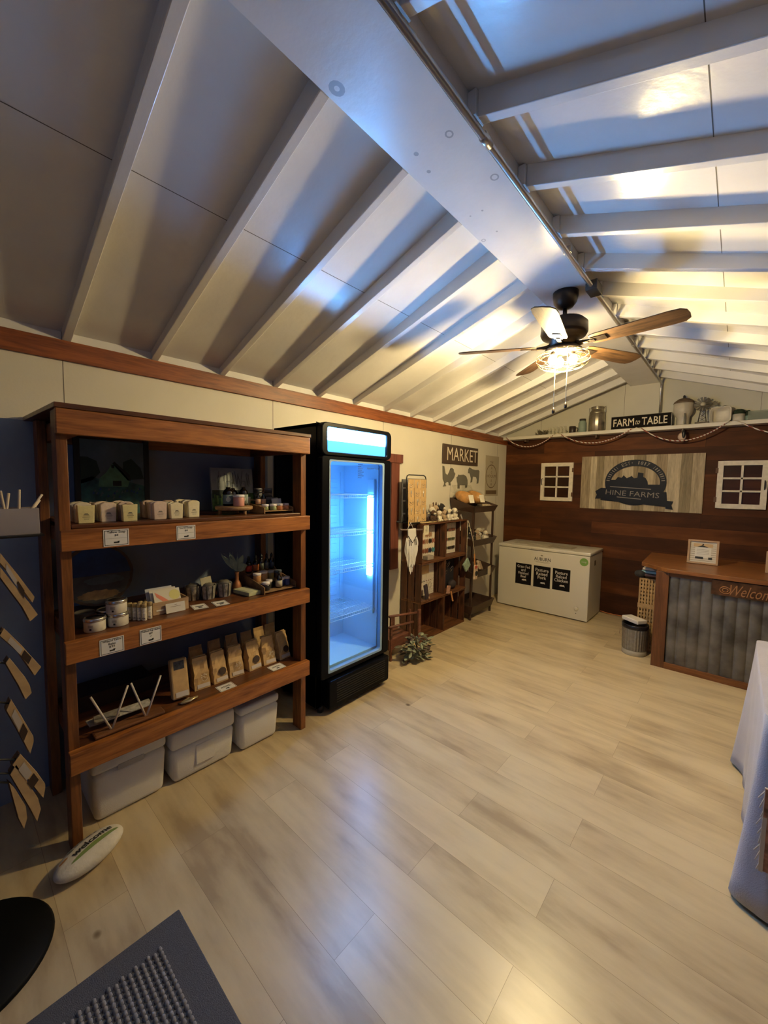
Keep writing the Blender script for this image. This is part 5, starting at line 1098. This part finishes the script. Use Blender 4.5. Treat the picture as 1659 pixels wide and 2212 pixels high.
for i,(x0,x1,y0_,y1_,c) in enumerate(((.36,.60,5.16,5.36,(.42,.38,.30)),(.58,.88,5.05,5.30,(.50,.45,.36)),(.82,1.12,5.12,5.34,(.34,.29,.22)))):
    o=MB().box(x0,x1,y0_,y1_,.8356+.002*i,.8372+.002*i).build('paper_sheet',pm('sheet_%d'%i,c,.8,noise=.3,nscale=14)); tag(o,['printed sheet on the freezer lid, far left','large printed sheet in the middle of the freezer lid','dark-striped printed sheet on the right of the freezer lid'][i],'paper','sheets on the freezer lid')
o=MB().tube([(1.364,5.575,.02),(1.45,5.56,.012),(1.60,5.57,.010),(1.72,5.53,.008),(1.80,5.42,.008),(1.86,5.30,.008)],.005,6).build('orange_cord',pm('orange_cord_m',(.50,.16,.05),.5)); tag(o,'thin orange power cord along the foot of the far wall','cord')
# ================================================================== FAR WALL
def sash(x0,x1,z0,z1,right,label):
    t=thing('window_sash',label,'window frame',((x0+x1)/2,DY-.02,z0),'white window sashes')
    ya_,yb2=DY-.030,DY-.004; m=MB(); s=.048; ch=pm('chippy_white',(.66,.60,.50),.6,noise=.1,nscale=30)
    m.box(x0,x0+s,ya_,yb2,z0,z1); m.box(x1-s,x1,ya_,yb2,z0,z1); m.box(x0+s,x1-s,ya_,yb2,z0,z0+s); m.box(x0+s,x1-s,ya_,yb2,z1-s,z1)
    xm=(x0+x1)/2; m.box(xm-.010,xm+.010,ya_+.004,yb2,z0+s,z1-s)
    for k in (1,2): z=z0+s+(z1-z0-2*s)*k/3; m.box(x0+s,x1-s,ya_+.004,yb2,z-.010,z+.010)
    m.build('sash_frame',ch,t,bevel=.002)
    MB().box(x0+s,x1-s,yb2-.006,yb2-.004,z0+s,z1-s).build('glass_pane',glass('sash_glass',(.85,.82,.80),.012,.25),t)
    hx=x1+.001 if not right else x0-.001; 
    for z in (z0+.09,z1-.10): MB().box(hx-.016,hx+.008,ya_-.003,ya_,z-.028,z+.028).build('hinge',pm('rust_hinge',(.10,.045,.02),.6),t)
    hx=x0+.022 if not right else x1-.022; z=(z0+z1)/2
    MB().tube([(hx,ya_,z-.045),(hx,ya_-.022,z-.035),(hx,ya_-.022,z+.035),(hx,ya_,z+.045)],.005,8).build('pull_handle',blackm,t)
sash(.535,.956,1.413,1.927,False,'small white six-pane window sash hung left of the farm sign'); sash(2.419,2.816,1.400,1.903,True,'small white six-pane window sash hung right of the farm sign')
fs_=thing('farm_sign','weathered plank sign with a dark oval farm emblem on the far wall','sign',(1.684,DY-.02,1.33))
m=MB(); ed=[1.056,1.165,1.235,1.315,1.42,1.52,1.64,1.76,1.87,1.97,2.10,2.20,2.311]; rd=random.Random(4)
for i in range(len(ed)-1): m.box(ed[i]+.0008,ed[i+1]-.0008,DY-.018-rd.uniform(0,.004),DY-.002,1.331,1.998,i%4)
gw=[wood('weathered_%d'%i,tuple(c*.55 for c in k),k,'z',1.1,rough=.8,knots=True) for i,k in enumerate(((.36,.28,.18),(.56,.47,.33),(.30,.24,.15),(.48,.39,.26)))]
m.build('weathered_planks',gw,fs_)
nv=pm('midnight_steel',(.004,.006,.014),.5,.0,spec=.2); ye=DY-.023; ex,ez,rx_,rz_=1.658,1.668,.318,.275
def ellp(k,a,kz=None): return (ex+rx_*k*math.cos(a),ez+rz_*(kz or k)*math.sin(a))
m=MB(); n=48; ro=[ellp(1,2*PI*i/n) for i in range(n)]; ri=[ellp(.80,2*PI*i/n,.72) for i in range(n)]
v=[(x,ye,z) for x,z in ro]+[(x,ye,z) for x,z in ri]+[(x,ye-.008,z) for x,z in ro]+[(x,ye-.008,z) for x,z in ri]; f=[]
for i in range(n):
    j=(i+1)%n; f+=[(i,j,n+j,n+i),(2*n+i,3*n+i,3*n+j,2*n+j),(i,2*n+i,2*n+j,j),(n+i,n+j,3*n+j,3*n+i)]
m.add(v,f)
low=[ellp(.97,a) for a in [PI+PI*i/24 for i in range(25)]]; low=[(x,min(z,1.645)) for x,z in low]
m.poly([(x,ye+.001,z) for x,z in low][::1],-Y,.008)
m.poly([(x,ye-.002,z) for x,z in ((1.235,1.46),(1.30,1.465),(1.30,1.445),(1.98,1.39),(1.98,1.37),(2.05,1.36),(2.035,1.41),(2.05,1.455),(1.99,1.46),(1.98,1.56),(1.30,1.60),(1.235,1.555),(1.255,1.51))][::-1],-Y,.010)
m.poly([(x,ye,z) for x,z in ((1.385,1.62),(1.385,1.70),(1.455,1.70),(1.48,1.735),(1.52,1.725),(1.54,1.755),(1.575,1.72),(1.605,1.735),(1.625,1.748),(1.65,1.72),(1.685,1.725),(1.69,1.79),(1.745,1.78),(1.745,1.735),(1.77,1.72),(1.79,1.68),(1.80,1.62))][::-1],-Y,.009)
m.build('emblem',nv,fs_)
sl_=pm('sign_silver',(.17,.15,.13),.5,.3)
m=MB()
for (xa,za,xb,zb) in ((1.40,1.612,1.83,1.585),(1.48,1.485,1.735,1.465)): m.add([(xa,ye-.0125,za),(xb,ye-.0125,zb),(xb,ye-.0125,zb+.009),(xa,ye-.0125,za+.009)],[(0,1,2,3)])
for i in range(8):
    for s in (-1,1):
        a=R(90+s*(42+i*6)); x,z=ellp(.90,a,.86); m.slab((x,ye-.0086,z),Vector((-math.sin(a),0,math.cos(a))),Vector((math.cos(a),0,math.sin(a))),.010 if i%3 else .004,.036,-.0006)
m.build('engraved_marks',sl_,fs_)
text('lettering','HINE FARMS',(1.635,ye-.0125,1.533),(1,0,-.055),(0.055,0,1),.56,.062,sl_,fs_,bold=-.004)
for i,c in enumerate('EST. 1817'):
    if c==' ': continue
    a=R(90-(i-4)*6.8); x,z=ellp(.90,a,.865); text('lettering',c,(x,ye-.0086,z),(math.sin(a),0,-math.cos(a)),(math.cos(a),0,math.sin(a)),.010 if c in '.1' else .026,.010 if c=='.' else .040,sl_,fs_,bold=.0)
# ---- high shelf
hs=thing('high_wall_shelf','long white shelf running along the top of the plank wall','shelf',(1.72,5.52,2.26))
MB().box(.003,XR-.004,5.44,DY-.001,2.262,2.303).build('shelf_board',pm('shelf_white',(.66,.62,.54),.5),hs,bevel=.003)
for x in (.33,1.235,2.10,3.0):
    MB().box(x-.008,x+.008,5.47,DY-.002,2.225,2.2615).build('bracket',pm('bracket_brown',(.10,.06,.04),.5),hs,bevel=.002)
gr=pm('baker_twine',(.55,.40,.32),.8)
def stripe():
    m=bpy.data.materials.new('striped_twine'); m.use_nodes=True; nt=m.node_tree; b_=nt.nodes['Principled BSDF']; b_.inputs['Roughness'].default_value=.8
    tc=nt.nodes.new('ShaderNodeTexCoord'); w=nt.nodes.new('ShaderNodeTexWave'); w.bands_direction='DIAGONAL'; w.inputs['Scale'].default_value=16; nt.links.new(tc.outputs['Object'],w.inputs[0])
    r=nt.nodes.new('ShaderNodeValToRGB'); r.color_ramp.interpolation='CONSTANT'; r.color_ramp.elements[0].color=(.66,.60,.52,1); r.color_ramp.elements[1].position=.62; r.color_ramp.elements[1].color=(.25,.05,.04,1)
    nt.links.new(w.outputs[0],r.inputs[0]); nt.links.new(r.outputs[0],b_.inputs[0]); return m
st_=stripe()
gl=thing('twine_garland','striped twine garland swagged below the high white shelf','garland',(1.7,5.43,2.1))
for (xa,za,xb,zb,dip) in ((.061,2.297,.723,2.285,.14),(.83,2.285,1.622,2.297,.135),(1.714,2.297,2.468,2.290,.165),(2.576,2.285,3.35,2.29,.15)):
    P=[]
    for i in range(25):
        u=i/24; P.append((xa+(xb-xa)*u,5.432,za+(zb-za)*u-dip*(1-(2*u-1)**2)))
    MB().tube(P,.0065,7).build('swag',st_,gl)
for x in (.78,1.668,2.522): MB().tube([(x-.05,5.432,2.292),(x,5.434,2.307),(x+.05,5.432,2.289)],.0035,6).build('cord_loop',pm('plain_cord',(.5,.42,.3),.8),gl)
o=MB().ell((2.10,5.45,2.175),.038,.012,.045,14).build('small_ornament',pm('cream_ornament',(.45,.32,.24),.5)); tag(o,'small cream and dark ornament hanging from the shelf behind the garland','ornament')
MB().ell((2.115,5.444,2.20),.018,.012,.05,10).build('dark_ribbon',blackm,o); 
ZS=2.3035; YS=5.525
# trailing plant
t=thing('dried_plant','wispy dried plant at the left end of the high shelf','plant',(.56,YS,ZS)); rd=random.Random(3); m=MB()
for i in range(60):
    d=Vector((rd.uniform(-1,.8),rd.uniform(-.4,.2),rd.uniform(-.2,.9))); leaf(m,(rd.uniform(-.08,.09),rd.uniform(-.03,.02),rd.uniform(.0,.05)),d,d.cross(Vector((0,1,.3))),rd.uniform(.025,.05),.006,curl=.3,n=3)
m.build('foliage',pm('dried_green',(.10,.08,.045),.8),t,local=True)
# milk bottle carrier
t=thing('bottle_carrier','wire carrier of small clear milk bottles on the high shelf','bottle carrier',(.745,YS,ZS))
MB().tube([(-.125,-.04,.035),(.125,-.04,.035),(.125,.04,.035),(-.125,.04,.035)],.0025,6,closed=True).build('carrier_wire',steel,t,local=True)
for i in range(5):
    for j in range(2):
        o=MB().lathe([(.018,0),(.021,.004),(.021,.055),(.011,.080),(.011,.088),(.013,.094),(.012,.098)],n=14).build('milk_bottle',pm('milky_glass',(.70,.66,.52),.12,alpha=.55),None,local=True); o.location=(.745+(i-2)*.048,YS+(j-.5)*.044,ZS+.001)
        tag(o,'small clear milk bottle, %s in the %s row of the carrier'%(['first','second','third','fourth','fifth'][i],['front','rear'][j]),'bottle','milk bottles in the carrier')
t=thing('dark_mug','small dark mug between the milk bottles and the blue jar','mug',(.935,YS,ZS)); MB().lathe([(.038,0),(.040,.003),(.040,.088),(.037,.09),(.036,.01)],n=22).build('mug_body',pm('dark_brown_glaze',(.035,.022,.016),.35),t,local=True); MB().tube([(.038,0,.07),(.062,0,.068),(.066,0,.045),(.058,0,.022),(.039,0,.02)],.005,7).build('handle',MC['dark_brown_glaze'],t,local=True)
t=thing('canning_jar','pale blue-green glass jar with a dark lid beside the milk can','jar',(1.055,YS,ZS)); MB().lathe([(.043,0),(.047,.005),(.047,.12),(.036,.142),(.034,.15)],n=22).build('jar_body',pm('aqua_glass',(.30,.38,.32),.1,alpha=.8),t,local=True); MB().lathe([(.037,.1505),(.037,.172),(.034,.175)],n=20).build('lid',pm('zinc_dark',(.05,.045,.04),.5,.4),t,local=True)
t=thing('milk_can','ribbed galvanised milk can with a wire handle on the high shelf','milk can',(1.222,YS,ZS)); g2=pm('warm_galvanised',(.40,.36,.28),.32,.85,noise=.15,nscale=20)
m=MB(); n=64; prof=[(.088,0),(.092,.005),(.092,.20),(.086,.215)]; vs2=[]
for k,(r_,z) in enumerate(prof):
    for i in range(n): a=2*PI*i/n; rr=r_*(1+(.018 if i%4<2 else -.005)*(0<k<3)); vs2.append((rr*math.cos(a),rr*math.sin(a),z))
m.add(vs2,[(k*n+i,k*n+(i+1)%n,(k+1)*n+(i+1)%n,(k+1)*n+i) for k in range(3) for i in range(n)]+[tuple(range(n))[::-1]],0,True)
m.build('can_body',g2,t,local=True)
MB().lathe([(.088,.2155),(.086,.235),(.070,.262),(.066,.27),(.068,.292),(.072,.296),(.072,.305),(.06,.308)],n=32).build('can_neck',g2,t,local=True)
MB().tube([(-.07,0,.29),(-.094,0,.30),(-.092,0,.24),(-.088,0,.22)],.003,6).build('wire_handle',steel,t,local=True); MB().tube([(.07,0,.29),(.094,0,.31),(.094,0,.25),(.088,0,.22)],.003,6).build('wire_handle',steel,t,local=True)
t=thing('farm_to_table_sign','long black sign with cream letters FARM to TABLE standing on the high shelf','sign',(1.69,5.475,ZS)); U_=Vector((1,0,-.0)).normalized()
MB().box(1.393,1.997,5.468,5.482,ZS+.001,ZS+.155).build('sign_board',pm('black_sign',(.008,.006,.005),.8,spec=.15),t,bevel=.001)
m=MB()
for q in ((1.393,1.997,ZS+.001,ZS+.005),(1.393,1.997,ZS+.151,ZS+.155),(1.393,1.397,ZS+.005,ZS+.151),(1.993,1.997,ZS+.005,ZS+.151)): m.box(q[0],q[1],5.4665,5.4678,q[2],q[3])
m.build('white_edge',pm('edge_cream',(.45,.40,.32),.6),t)
cl=MC['cream_letter']; text('lettering','FARM',(1.527,5.4675,ZS+.078),X,Z,.215,.088,cl,t,bold=.010); text('lettering','to',(1.672,5.4675,ZS+.070),X,Z,.046,.05,cl,t,shear=.4); text('lettering','TABLE',(1.835,5.4675,ZS+.078),X,Z,.245,.088,cl,t,bold=.010)
# feeder, windmill, basin, pots, glass box
t=thing('enamel_feeder','white enamel poultry feeder with a rusty conical lid on the high shelf','feeder',(2.092,YS-.005,ZS)); we=pm('aged_enamel',(.52,.47,.38),.4,noise=.15,nscale=10)
MB().lathe([(.055,0),(.058,.02),(.060,.09),(.088,.13),(.092,.16),(.092,.235),(.088,.24)],n=28).build('feeder_body',we,t,local=True)
MB().lathe([(.096,.2405),(.085,.262),(.050,.290),(.022,.298),(.015,.30)],n=24).build('lid',pm('rusty_lid',(.16,.11,.07),.6,.3,noise=.3,nscale=25),t,local=True); MB().lathe([(.010,.3005),(.012,.315),(.008,.33)],n=12).build('lid_knob',black,t,local=True)
MB().box(.015,.030,-.098,-.090,.0,.12).build('support_leg',blackm,t,local=True)
t=thing('toy_windmill','small metal farm windmill model on the high shelf','windmill',(2.262,YS-.03,ZS)); wm_=pm('windmill_metal',(.11,.095,.07),.5,.5)
m=MB(); 
for sx_ in (-1,1):
    for sy_ in (-1,1): m.tube([(sx_*.035,sy_*.03,.02),(sx_*.012,sy_*.010,.19)],.003,5)
for k in range(4):
    z0,z1=.02+k*.042,.062+k*.042; w0_,w1_=.035-.0057*k*1.3,.035-.0057*(k+1)*1.3
    m.tube([(-w0_,-.03+.004*k,z0),(w1_,-.026+.004*k,z1)],.0018,4); m.tube([(w0_,-.03+.004*k,z0),(-w1_,-.026+.004*k,z1)],.0018,4)
m.build('tower',wm_,t,local=True); MB().box(-.06,.06,-.04,.04,.0,.018).build('tower_base',pm('mossy_base',(.14,.11,.08),.8,noise=.3),t,local=True)
m=MB()
for k in range(14):
    a=2*PI*k/14; d=Vector((math.cos(a),0,math.sin(a))); s=Vector((-math.sin(a),.25,math.cos(a))); c=Vector((0,-.03,.205)); m.add([c+d*.022-s*.005,c+d*.075-s*.011,c+d*.075+s*.011,c+d*.022+s*.005],[(0,1,2,3)])
m.build('wheel_blades',wm_,t,local=True); o=MB().lathe([(.020,-.006),(.020,0),(.006,.002)],(0,-.032,.205),16,axis='y').build('hub',pm('hub_cream',(.6,.54,.4),.5),t,local=True)
m=MB(); m.tube([(0,-.03,.205),(.07,.0,.205)],.0025,5); m.poly([(.07,0,.19),(.125,0,.185),(.11,0,.205),(.125,0,.225),(.07,0,.215)],Y,.002); m.build('tail_vane',wm_,t,local=True)
t=thing('enamel_basin','white enamel basin standing on its side on the high shelf','basin',(2.41,YS,ZS)); m=MB(); 
def rr2(w,h,r,n=5):
    P=[]
    for (cx_,cz_,a0) in ((w/2-r,r,-90),(w/2-r,h-r,0),(-w/2+r,h-r,90),(-w/2+r,r,180)):
        for i in range(n+1): a=R(a0+90*i/n); P.append((cx_+r*math.cos(a),cz_+r*math.sin(a)))
    return P
o_,i_=rr2(.175,.165,.035),rr2(.150,.140,.03); n=len(o_)
v=[(x,-.045,z) for x,z in o_]+[(x,-.045,z+.0125) for x,z in i_]+[(x*.9,.03,z*.9+.01) for x,z in i_]+[(x*.95,.036,z*.95+.004) for x,z in o_]
m.add(v,[(k*n+i,k*n+(i+1)%n,(k+1)*n+(i+1)%n,(k+1)*n+i) for k in range(3) for i in range(n)]+[tuple(2*n+i for i in range(n)),(tuple(3*n+i for i in range(n)))[::-1]],0,True); m.build('basin_body',we,t,local=True); MB().tube([(.0,.0,.166),(.03,0,.178),(.06,0,.168)],.004,6).build('basin_handle',wm_,t,local=True)
for k,(x,r_,h,hh,l_) in enumerate(((2.555,.050,.075,.06,'cream pot with a dark clipped plant, right of the basin'),(2.625,.030,.055,.065,'small pot with a dark plant partly behind the glass box'))):
    t=thing('potted_plant',l_,'potted plant',(x,YS+.02*k,ZS),'potted plants on the high shelf'); MB().lathe([(r_*.85,0),(r_,.01),(r_,h),(r_*.9,h)],n=22).build('pot',we if k==0 else MC['aqua_glass'],t,local=True); MB().ell((0,0,h+.012),r_*.98,r_*.9,hh*.7,16,jit=.12,seed=k).build('foliage',pm('dark_clipped_green',(.018,.03,.012),.9,noise=.4,nscale=60),t,local=True)
t=thing('glass_box','clear rectangular glass box at the right of the high shelf','glass box',(2.70,YS-.03,ZS)); m=MB()
for q in ((-.075,.075,-.04,-.037,.004,.09),(-.075,.075,.037,.04,.004,.09),(-.075,-.072,-.037,.037,.004,.09),(.072,.075,-.037,.037,.004,.09),(-.075,.075,-.04,.04,0,.004)): m.box(*q)
m.build('glass_walls',pm('greenish_glass',(.30,.34,.28),.1,alpha=.5),t,local=True)
# ================================================================== COUNTER
ct=thing('sales_counter','sales counter with a stained wood top and corrugated metal front','counter',(2.7,4.6,0))
cw=wood('counter_top_wood',(.11,.038,.010),(.24,.09,.025),'x',.7,rough=.35)
m=MB(); P=[(1.955,4.40),(2.175,4.185),(XR-.003,4.185),(XR-.003,5.15),(1.93,5.15)]; m.poly([(x,y_,.868) for x,y_ in P],Z,.036); m.build('countertop',cw,ct,bevel=.004)
cp_=wood('counter_post_wood',(.075,.026,.008),(.15,.055,.016),'z')
MB().box(2.093,2.190,4.222,4.262,0,.8675).build('corner_post',cp_,ct,bevel=.003)
MB().box(2.190,XR-.003,4.222,4.262,0,.055).build('base_rail',cw,ct,bevel=.003); MB().box(2.190,XR-.003,4.232,4.262,.83,.8675).build('top_rail',cw,ct)
MB().box(2.097,2.135,4.262,5.10,0,.8675).build('side_panel',cp_,ct)
m=MB(); n=300; xa=2.19; L_=XR-.004-xa; v=[]
for i in range(n+1):
    x=xa+L_*i/n; d=.006-.013*abs(math.sin(PI*(x-xa)/.076))**.4; v+= [(x,4.243+d,.0555),(x,4.243+d,.829),(x,4.246+d,.0555),(x,4.246+d,.829)]
f=[]
for i in range(n): a=4*i; f+=[(a,a+4,a+5,a+1),(a+2,a+3,a+7,a+6)]
m.add(v,f,0,True); m.build('corrugated_front',pm('weathered_tin',(.17,.16,.145),.45,.65,noise=.5,nscale=6,bump=.08,bscale=20),ct)
t=thing('welcome_plaque','dark copper-toned plaque with cut-out welcome script fixed under the counter edge','sign',(2.8,4.2,.735))
MB().box(2.478,3.12,4.2,4.2205,.738,.862).build('plaque',pm('copper_patina',(.10,.045,.02),.45,.5,noise=.6,nscale=14),t,bevel=.002)
text('lettering','Welcome',(2.735,4.1985,.792),X,Z,.28,.085,pm('copper_script',(.50,.24,.10),.35,.6),t,shear=.4,t=.001,bold=.0)
m=MB(); [m.tube([(2.565+rr_*math.cos(a),4.198,.785+rr_*.8*math.sin(a)) for a in [2*PI*i/20 for i in range(20)]],.003,5,closed=True) for rr_ in (.034,.018)]; m.build('rosette',MC['copper_script'],t)
def pic(name,label,xc,yc,w,h):
    t=thing(name,label,'picture frame',(xc,yc,.904),'framed signs on the counter'); V_=Vector((0,.12,1)).normalized(); c=Vector((xc,yc,.9045+h/2)); n_=X.cross(V_); fw_=pm('frame_tan_wood',(.34,.21,.12),.6,noise=.1)
    m=MB(); s=.016
    for (a,b_,ww,hh) in ((-w/2+s/2,0,s,h),(w/2-s/2,0,s,h),(0,h/2-s/2,w-2*s,s),(0,-h/2+s/2,w-2*s,s)): m.slab(c+X*a+V_*b_,X,V_,ww,hh,.022)
    m.build('frame',fw_,t); MB().slab(c,X,V_,w-2*s,h-2*s,.008).build('striped_backing',pm('whitewash_slats',(.50,.46,.38),.7),t)
    m=MB()
    for k in range(9): m.slab(c+V_*(-h*.36+k*h*.088)+n_*.0082,X,V_,w-2.4*s,.003,.0006)
    m.build('slat_gaps',pm('slat_shadow',(.16,.14,.12),.8),t)
    MB().slab(c+n_*.0085-V_*.005,X,V_,w*.52,h*.42,.002).build('inner_card',pm('chipboard_white',(.55,.53,.47),.7),t)
    m=MB(); 
    for k in range(4): m.slab(c+n_*.0108+V_*(.022-.014*k),X,V_,w*.4,.003,.0004)
    m.build('scribbles',pm('mid_grey_ink',(.25,.24,.22),.7),t)
    m=MB(); m.slab(c+n_*.0105-V_*.055-X*.025,X,V_,w*.26,.020,.002); m.slab(c+n_*.0105-V_*.055+X*.055,X,V_,w*.12,.020,.002); m.poly([c+n_*.009+X*a+V_*b_ for a,b_ in ((-.045,.045),(.04,.045),(.0,.062),(.006,.075),(-.006,.078),(-.008,.062))],n_,.002); m.build('black_print',ink,t)
    m=MB(); m.slab(c+n_*.009+V_*.062,X,V_,w*.62,.030,.0015); m.build('wood_strip',pm('pale_wood_strip',(.44,.30,.16),.7),t)
pic('picture_frame','tan framed farm print standing on the counter above the corrugated front',2.385,4.70,.225,.222)
pic('picture_frame','tan framed print at the right edge, barely in view on the counter',2.905,4.62,.20,.18)
# woven crate behind the counter's end
t=thing('rattan_crate','open-weave tan crate on end beside the counter','basket',(1.99,4.55,0)); rt_=pm('tan_weave',(.34,.21,.09),.8,noise=.2,nscale=30); m=MB(); xa_,xb2,yy=1.925,2.085,4.53
for k in range(7): x=xa_+(xb2-xa_-.014)*k/6; m.box(x,x+.014,yy,yy+.008,.02,.72)
for k in range(20): z=.02+k*.036; m.box(xa_,xb2,yy+.0082,yy+.014,z,z+.020)
m.box(xa_-.004,xb2,yy-.004,yy+.016,.43,.475); m.build('woven_front',rt_,t)
m=MB(); m.box(xa_,xa_+.008,yy+.02,4.80,.0,.74); m.box(xa_,xb2,4.80,4.81,0,.74); m.box(xa_,xb2,yy+.02,4.80,.0,.01); m.build('woven_sides',rt_,t)
for k,(c,z,l_) in enumerate((((.16,.08,.06),.745,'brown folded cloth on top of the woven crate'),((.20,.34,.38),.772,'pale blue roll on the folded cloth'),((.45,.38,.32),.80,'light papers on top of the pile at the counter end'))):
    o=MB().slab((2.0,4.62+.01*k,z),X,Y,.16-.02*k,.16,.022).build(['folded_cloth','blue_roll','papers'][k],pm('pile_%d'%k,c,.8),bevel=.006); tag(o,l_,['cloth','cloth roll','papers'][k])
o=MB().ell((1.925,4.56,.76),.05,.05,.035,12,jit=.1).build('baseball_hat',pm('dark_cap_m',(.02,.018,.02),.8)); tag(o,'dark hat hanging off the pile at the counter end','hat')
# galvanised bin
t=thing('trash_can','small ribbed galvanised trash can with a black liner beside the counter','trash can',(1.930,4.42,0)); m=MB(); n=112; vs2=[]
prof=[(.098,.0),(.100,.045),(.101,.05),(.108,.262),(.108,.27)]
for k,(r_,z) in enumerate(prof):
    for i in range(n): a=2*PI*i/n; rr=r_*(1+(.03 if i%4<2 else -.012)*(1<k<4)); vs2.append((rr*math.cos(a),rr*math.sin(a),z))
m.add(vs2,[(k*n+i,k*n+(i+1)%n,(k+1)*n+(i+1)%n,(k+1)*n+i) for k in range(2,4) for i in range(n)],0,True); m.build('can_body',galv,t,local=True)
MB().lathe([(.100,0),(.103,.004),(.103,.046),(.100,.048)],n=36).build('base_band',pm('dull_cream_metal',(.42,.38,.30),.5,.3),t,local=True)
MB().lathe([(.110,.255),(.114,.262),(.114,.292),(.108,.298),(.100,.29),(.098,.24)],n=36).build('bin_liner',pm('black_liner',(.008,.007,.010),.3,bump=.4),t,local=True)
MB().tube([(-.108,-.02,.22),(-.122,-.02,.215),(-.125,-.02,.17),(-.118,-.02,.165)],.004,6).build('side_handle',pm('pinkish_handle',(.45,.30,.22),.5),t,local=True)
o=MB().slab((1.915,4.44,.305),(.82,-.57,0),(.57,.82,0),.185,.11,.038).build('white_carton',pm('white_carton_m',(.62,.58,.52),.7),bevel=.006); tag(o,'white flat carton lying across the top of the trash can','box')
# ================================================================== CLOTHED TABLE (right edge)
tb=thing('folding_table','folding table hidden under a grey cloth at the right edge','table',(3.05,2.5,0))
MB().box(2.735,3.40,2.03,2.99,.735,.757).build('tabletop',pm('table_grey',(.4,.4,.4),.5),tb)
for x in (2.80,3.34):
    for y_ in (2.09,2.93): MB().cyl((x,y_,0),.014,.735,10).build('leg',steel,tb)
tc_=pm('lavender_grey_cloth',(.40,.38,.42),.9,noise=.06,nscale=8,bump=.3,bscale=250,sheen=.3)
m=MB(); x0,x1,y0_,y1_=2.722,3.41,2.005,3.015
# perimeter path (rounded corners) then skirt rows flaring with folds
per=[]
def arc(cx_,cy_,a0,a1,r,n=8): return [(cx_+r*math.cos(R(a0+(a1-a0)*i/n)),cy_+r*math.sin(R(a0+(a1-a0)*i/n)),R(a0+(a1-a0)*i/n)) for i in range(n+1)]
r_=.03
def side(xa,ya_,xb,yb2,ang,n): return [(xa+(xb-xa)*(i+.5)/n,ya_+(yb2-ya_)*(i+.5)/n,R(ang)) for i in range(n)]
per+=side(x1-r_,y0_,x0+r_,y0_,-90,26)+arc(x0+r_,y0_+r_,270,180,r_)+side(x0,y0_+r_,x0,y1_-r_,180,36)+arc(x0+r_,y1_-r_,180,90,r_)+side(x0+r_,y1_,x1-r_,y1_,90,26)
N=len(per); rows=10; v=[]
for k in range(rows+1):
    u=k/rows
    for i,(x,y_,a) in enumerate(per):
        fold=(.020*math.sin(i*.62)+.012*math.sin(i*.27+1))*u
        corner=sum(math.exp(-((x-cx_)**2+(y_-cy_)**2)/.012) for cx_,cy_ in ((x0,y0_),(x0,y1_)))
        d=.008*u+fold*(.6)+ .050*corner*u**1.3
        z=.762-.742*u+(.0 if k<rows else 0)-.0*corner
        v.append((x+math.cos(a)*d,y_+math.sin(a)*d,z))
f=[(k*N+i,k*N+i+1,(k+1)*N+i+1,(k+1)*N+i) for k in range(rows) for i in range(N-1)]
f.append(tuple(range(N))); m.add(v,f,0,True)
o=m.build('tablecloth',tc_); tag(o,'lavender-grey floor-length cloth draped over the table at the right edge','tablecloth'); md=o.modifiers.new('thick','SOLIDIFY'); md.thickness=.002
for p in o.data.polygons: 
    if len(p.vertices)>4: p.use_smooth=False
t=thing('fringed_towel','rust and white towel hanging on the table cloth at the right edge','towel',(2.70,2.1,.2)); m=MB()
m.slab((2.79,1.955,.36),(1,-.0,0),(0,-.04,1),.11,.32,.006,0); m.build('towel_cloth',pm('rust_check',(.42,.22,.15),.9,noise=.6,nscale=30),t)
m=MB()
for i in range(9): m.tube([(2.738-.004*(i%2),1.952,.24+i*.034),(2.728-.005*(i%3),1.952,.20+i*.034)],.0022,5)
m.box(2.733,2.745,1.947,1.9545,.20,.52)
m.build('fringe',pm('cream_fringe',(.6,.54,.46),.9),t)
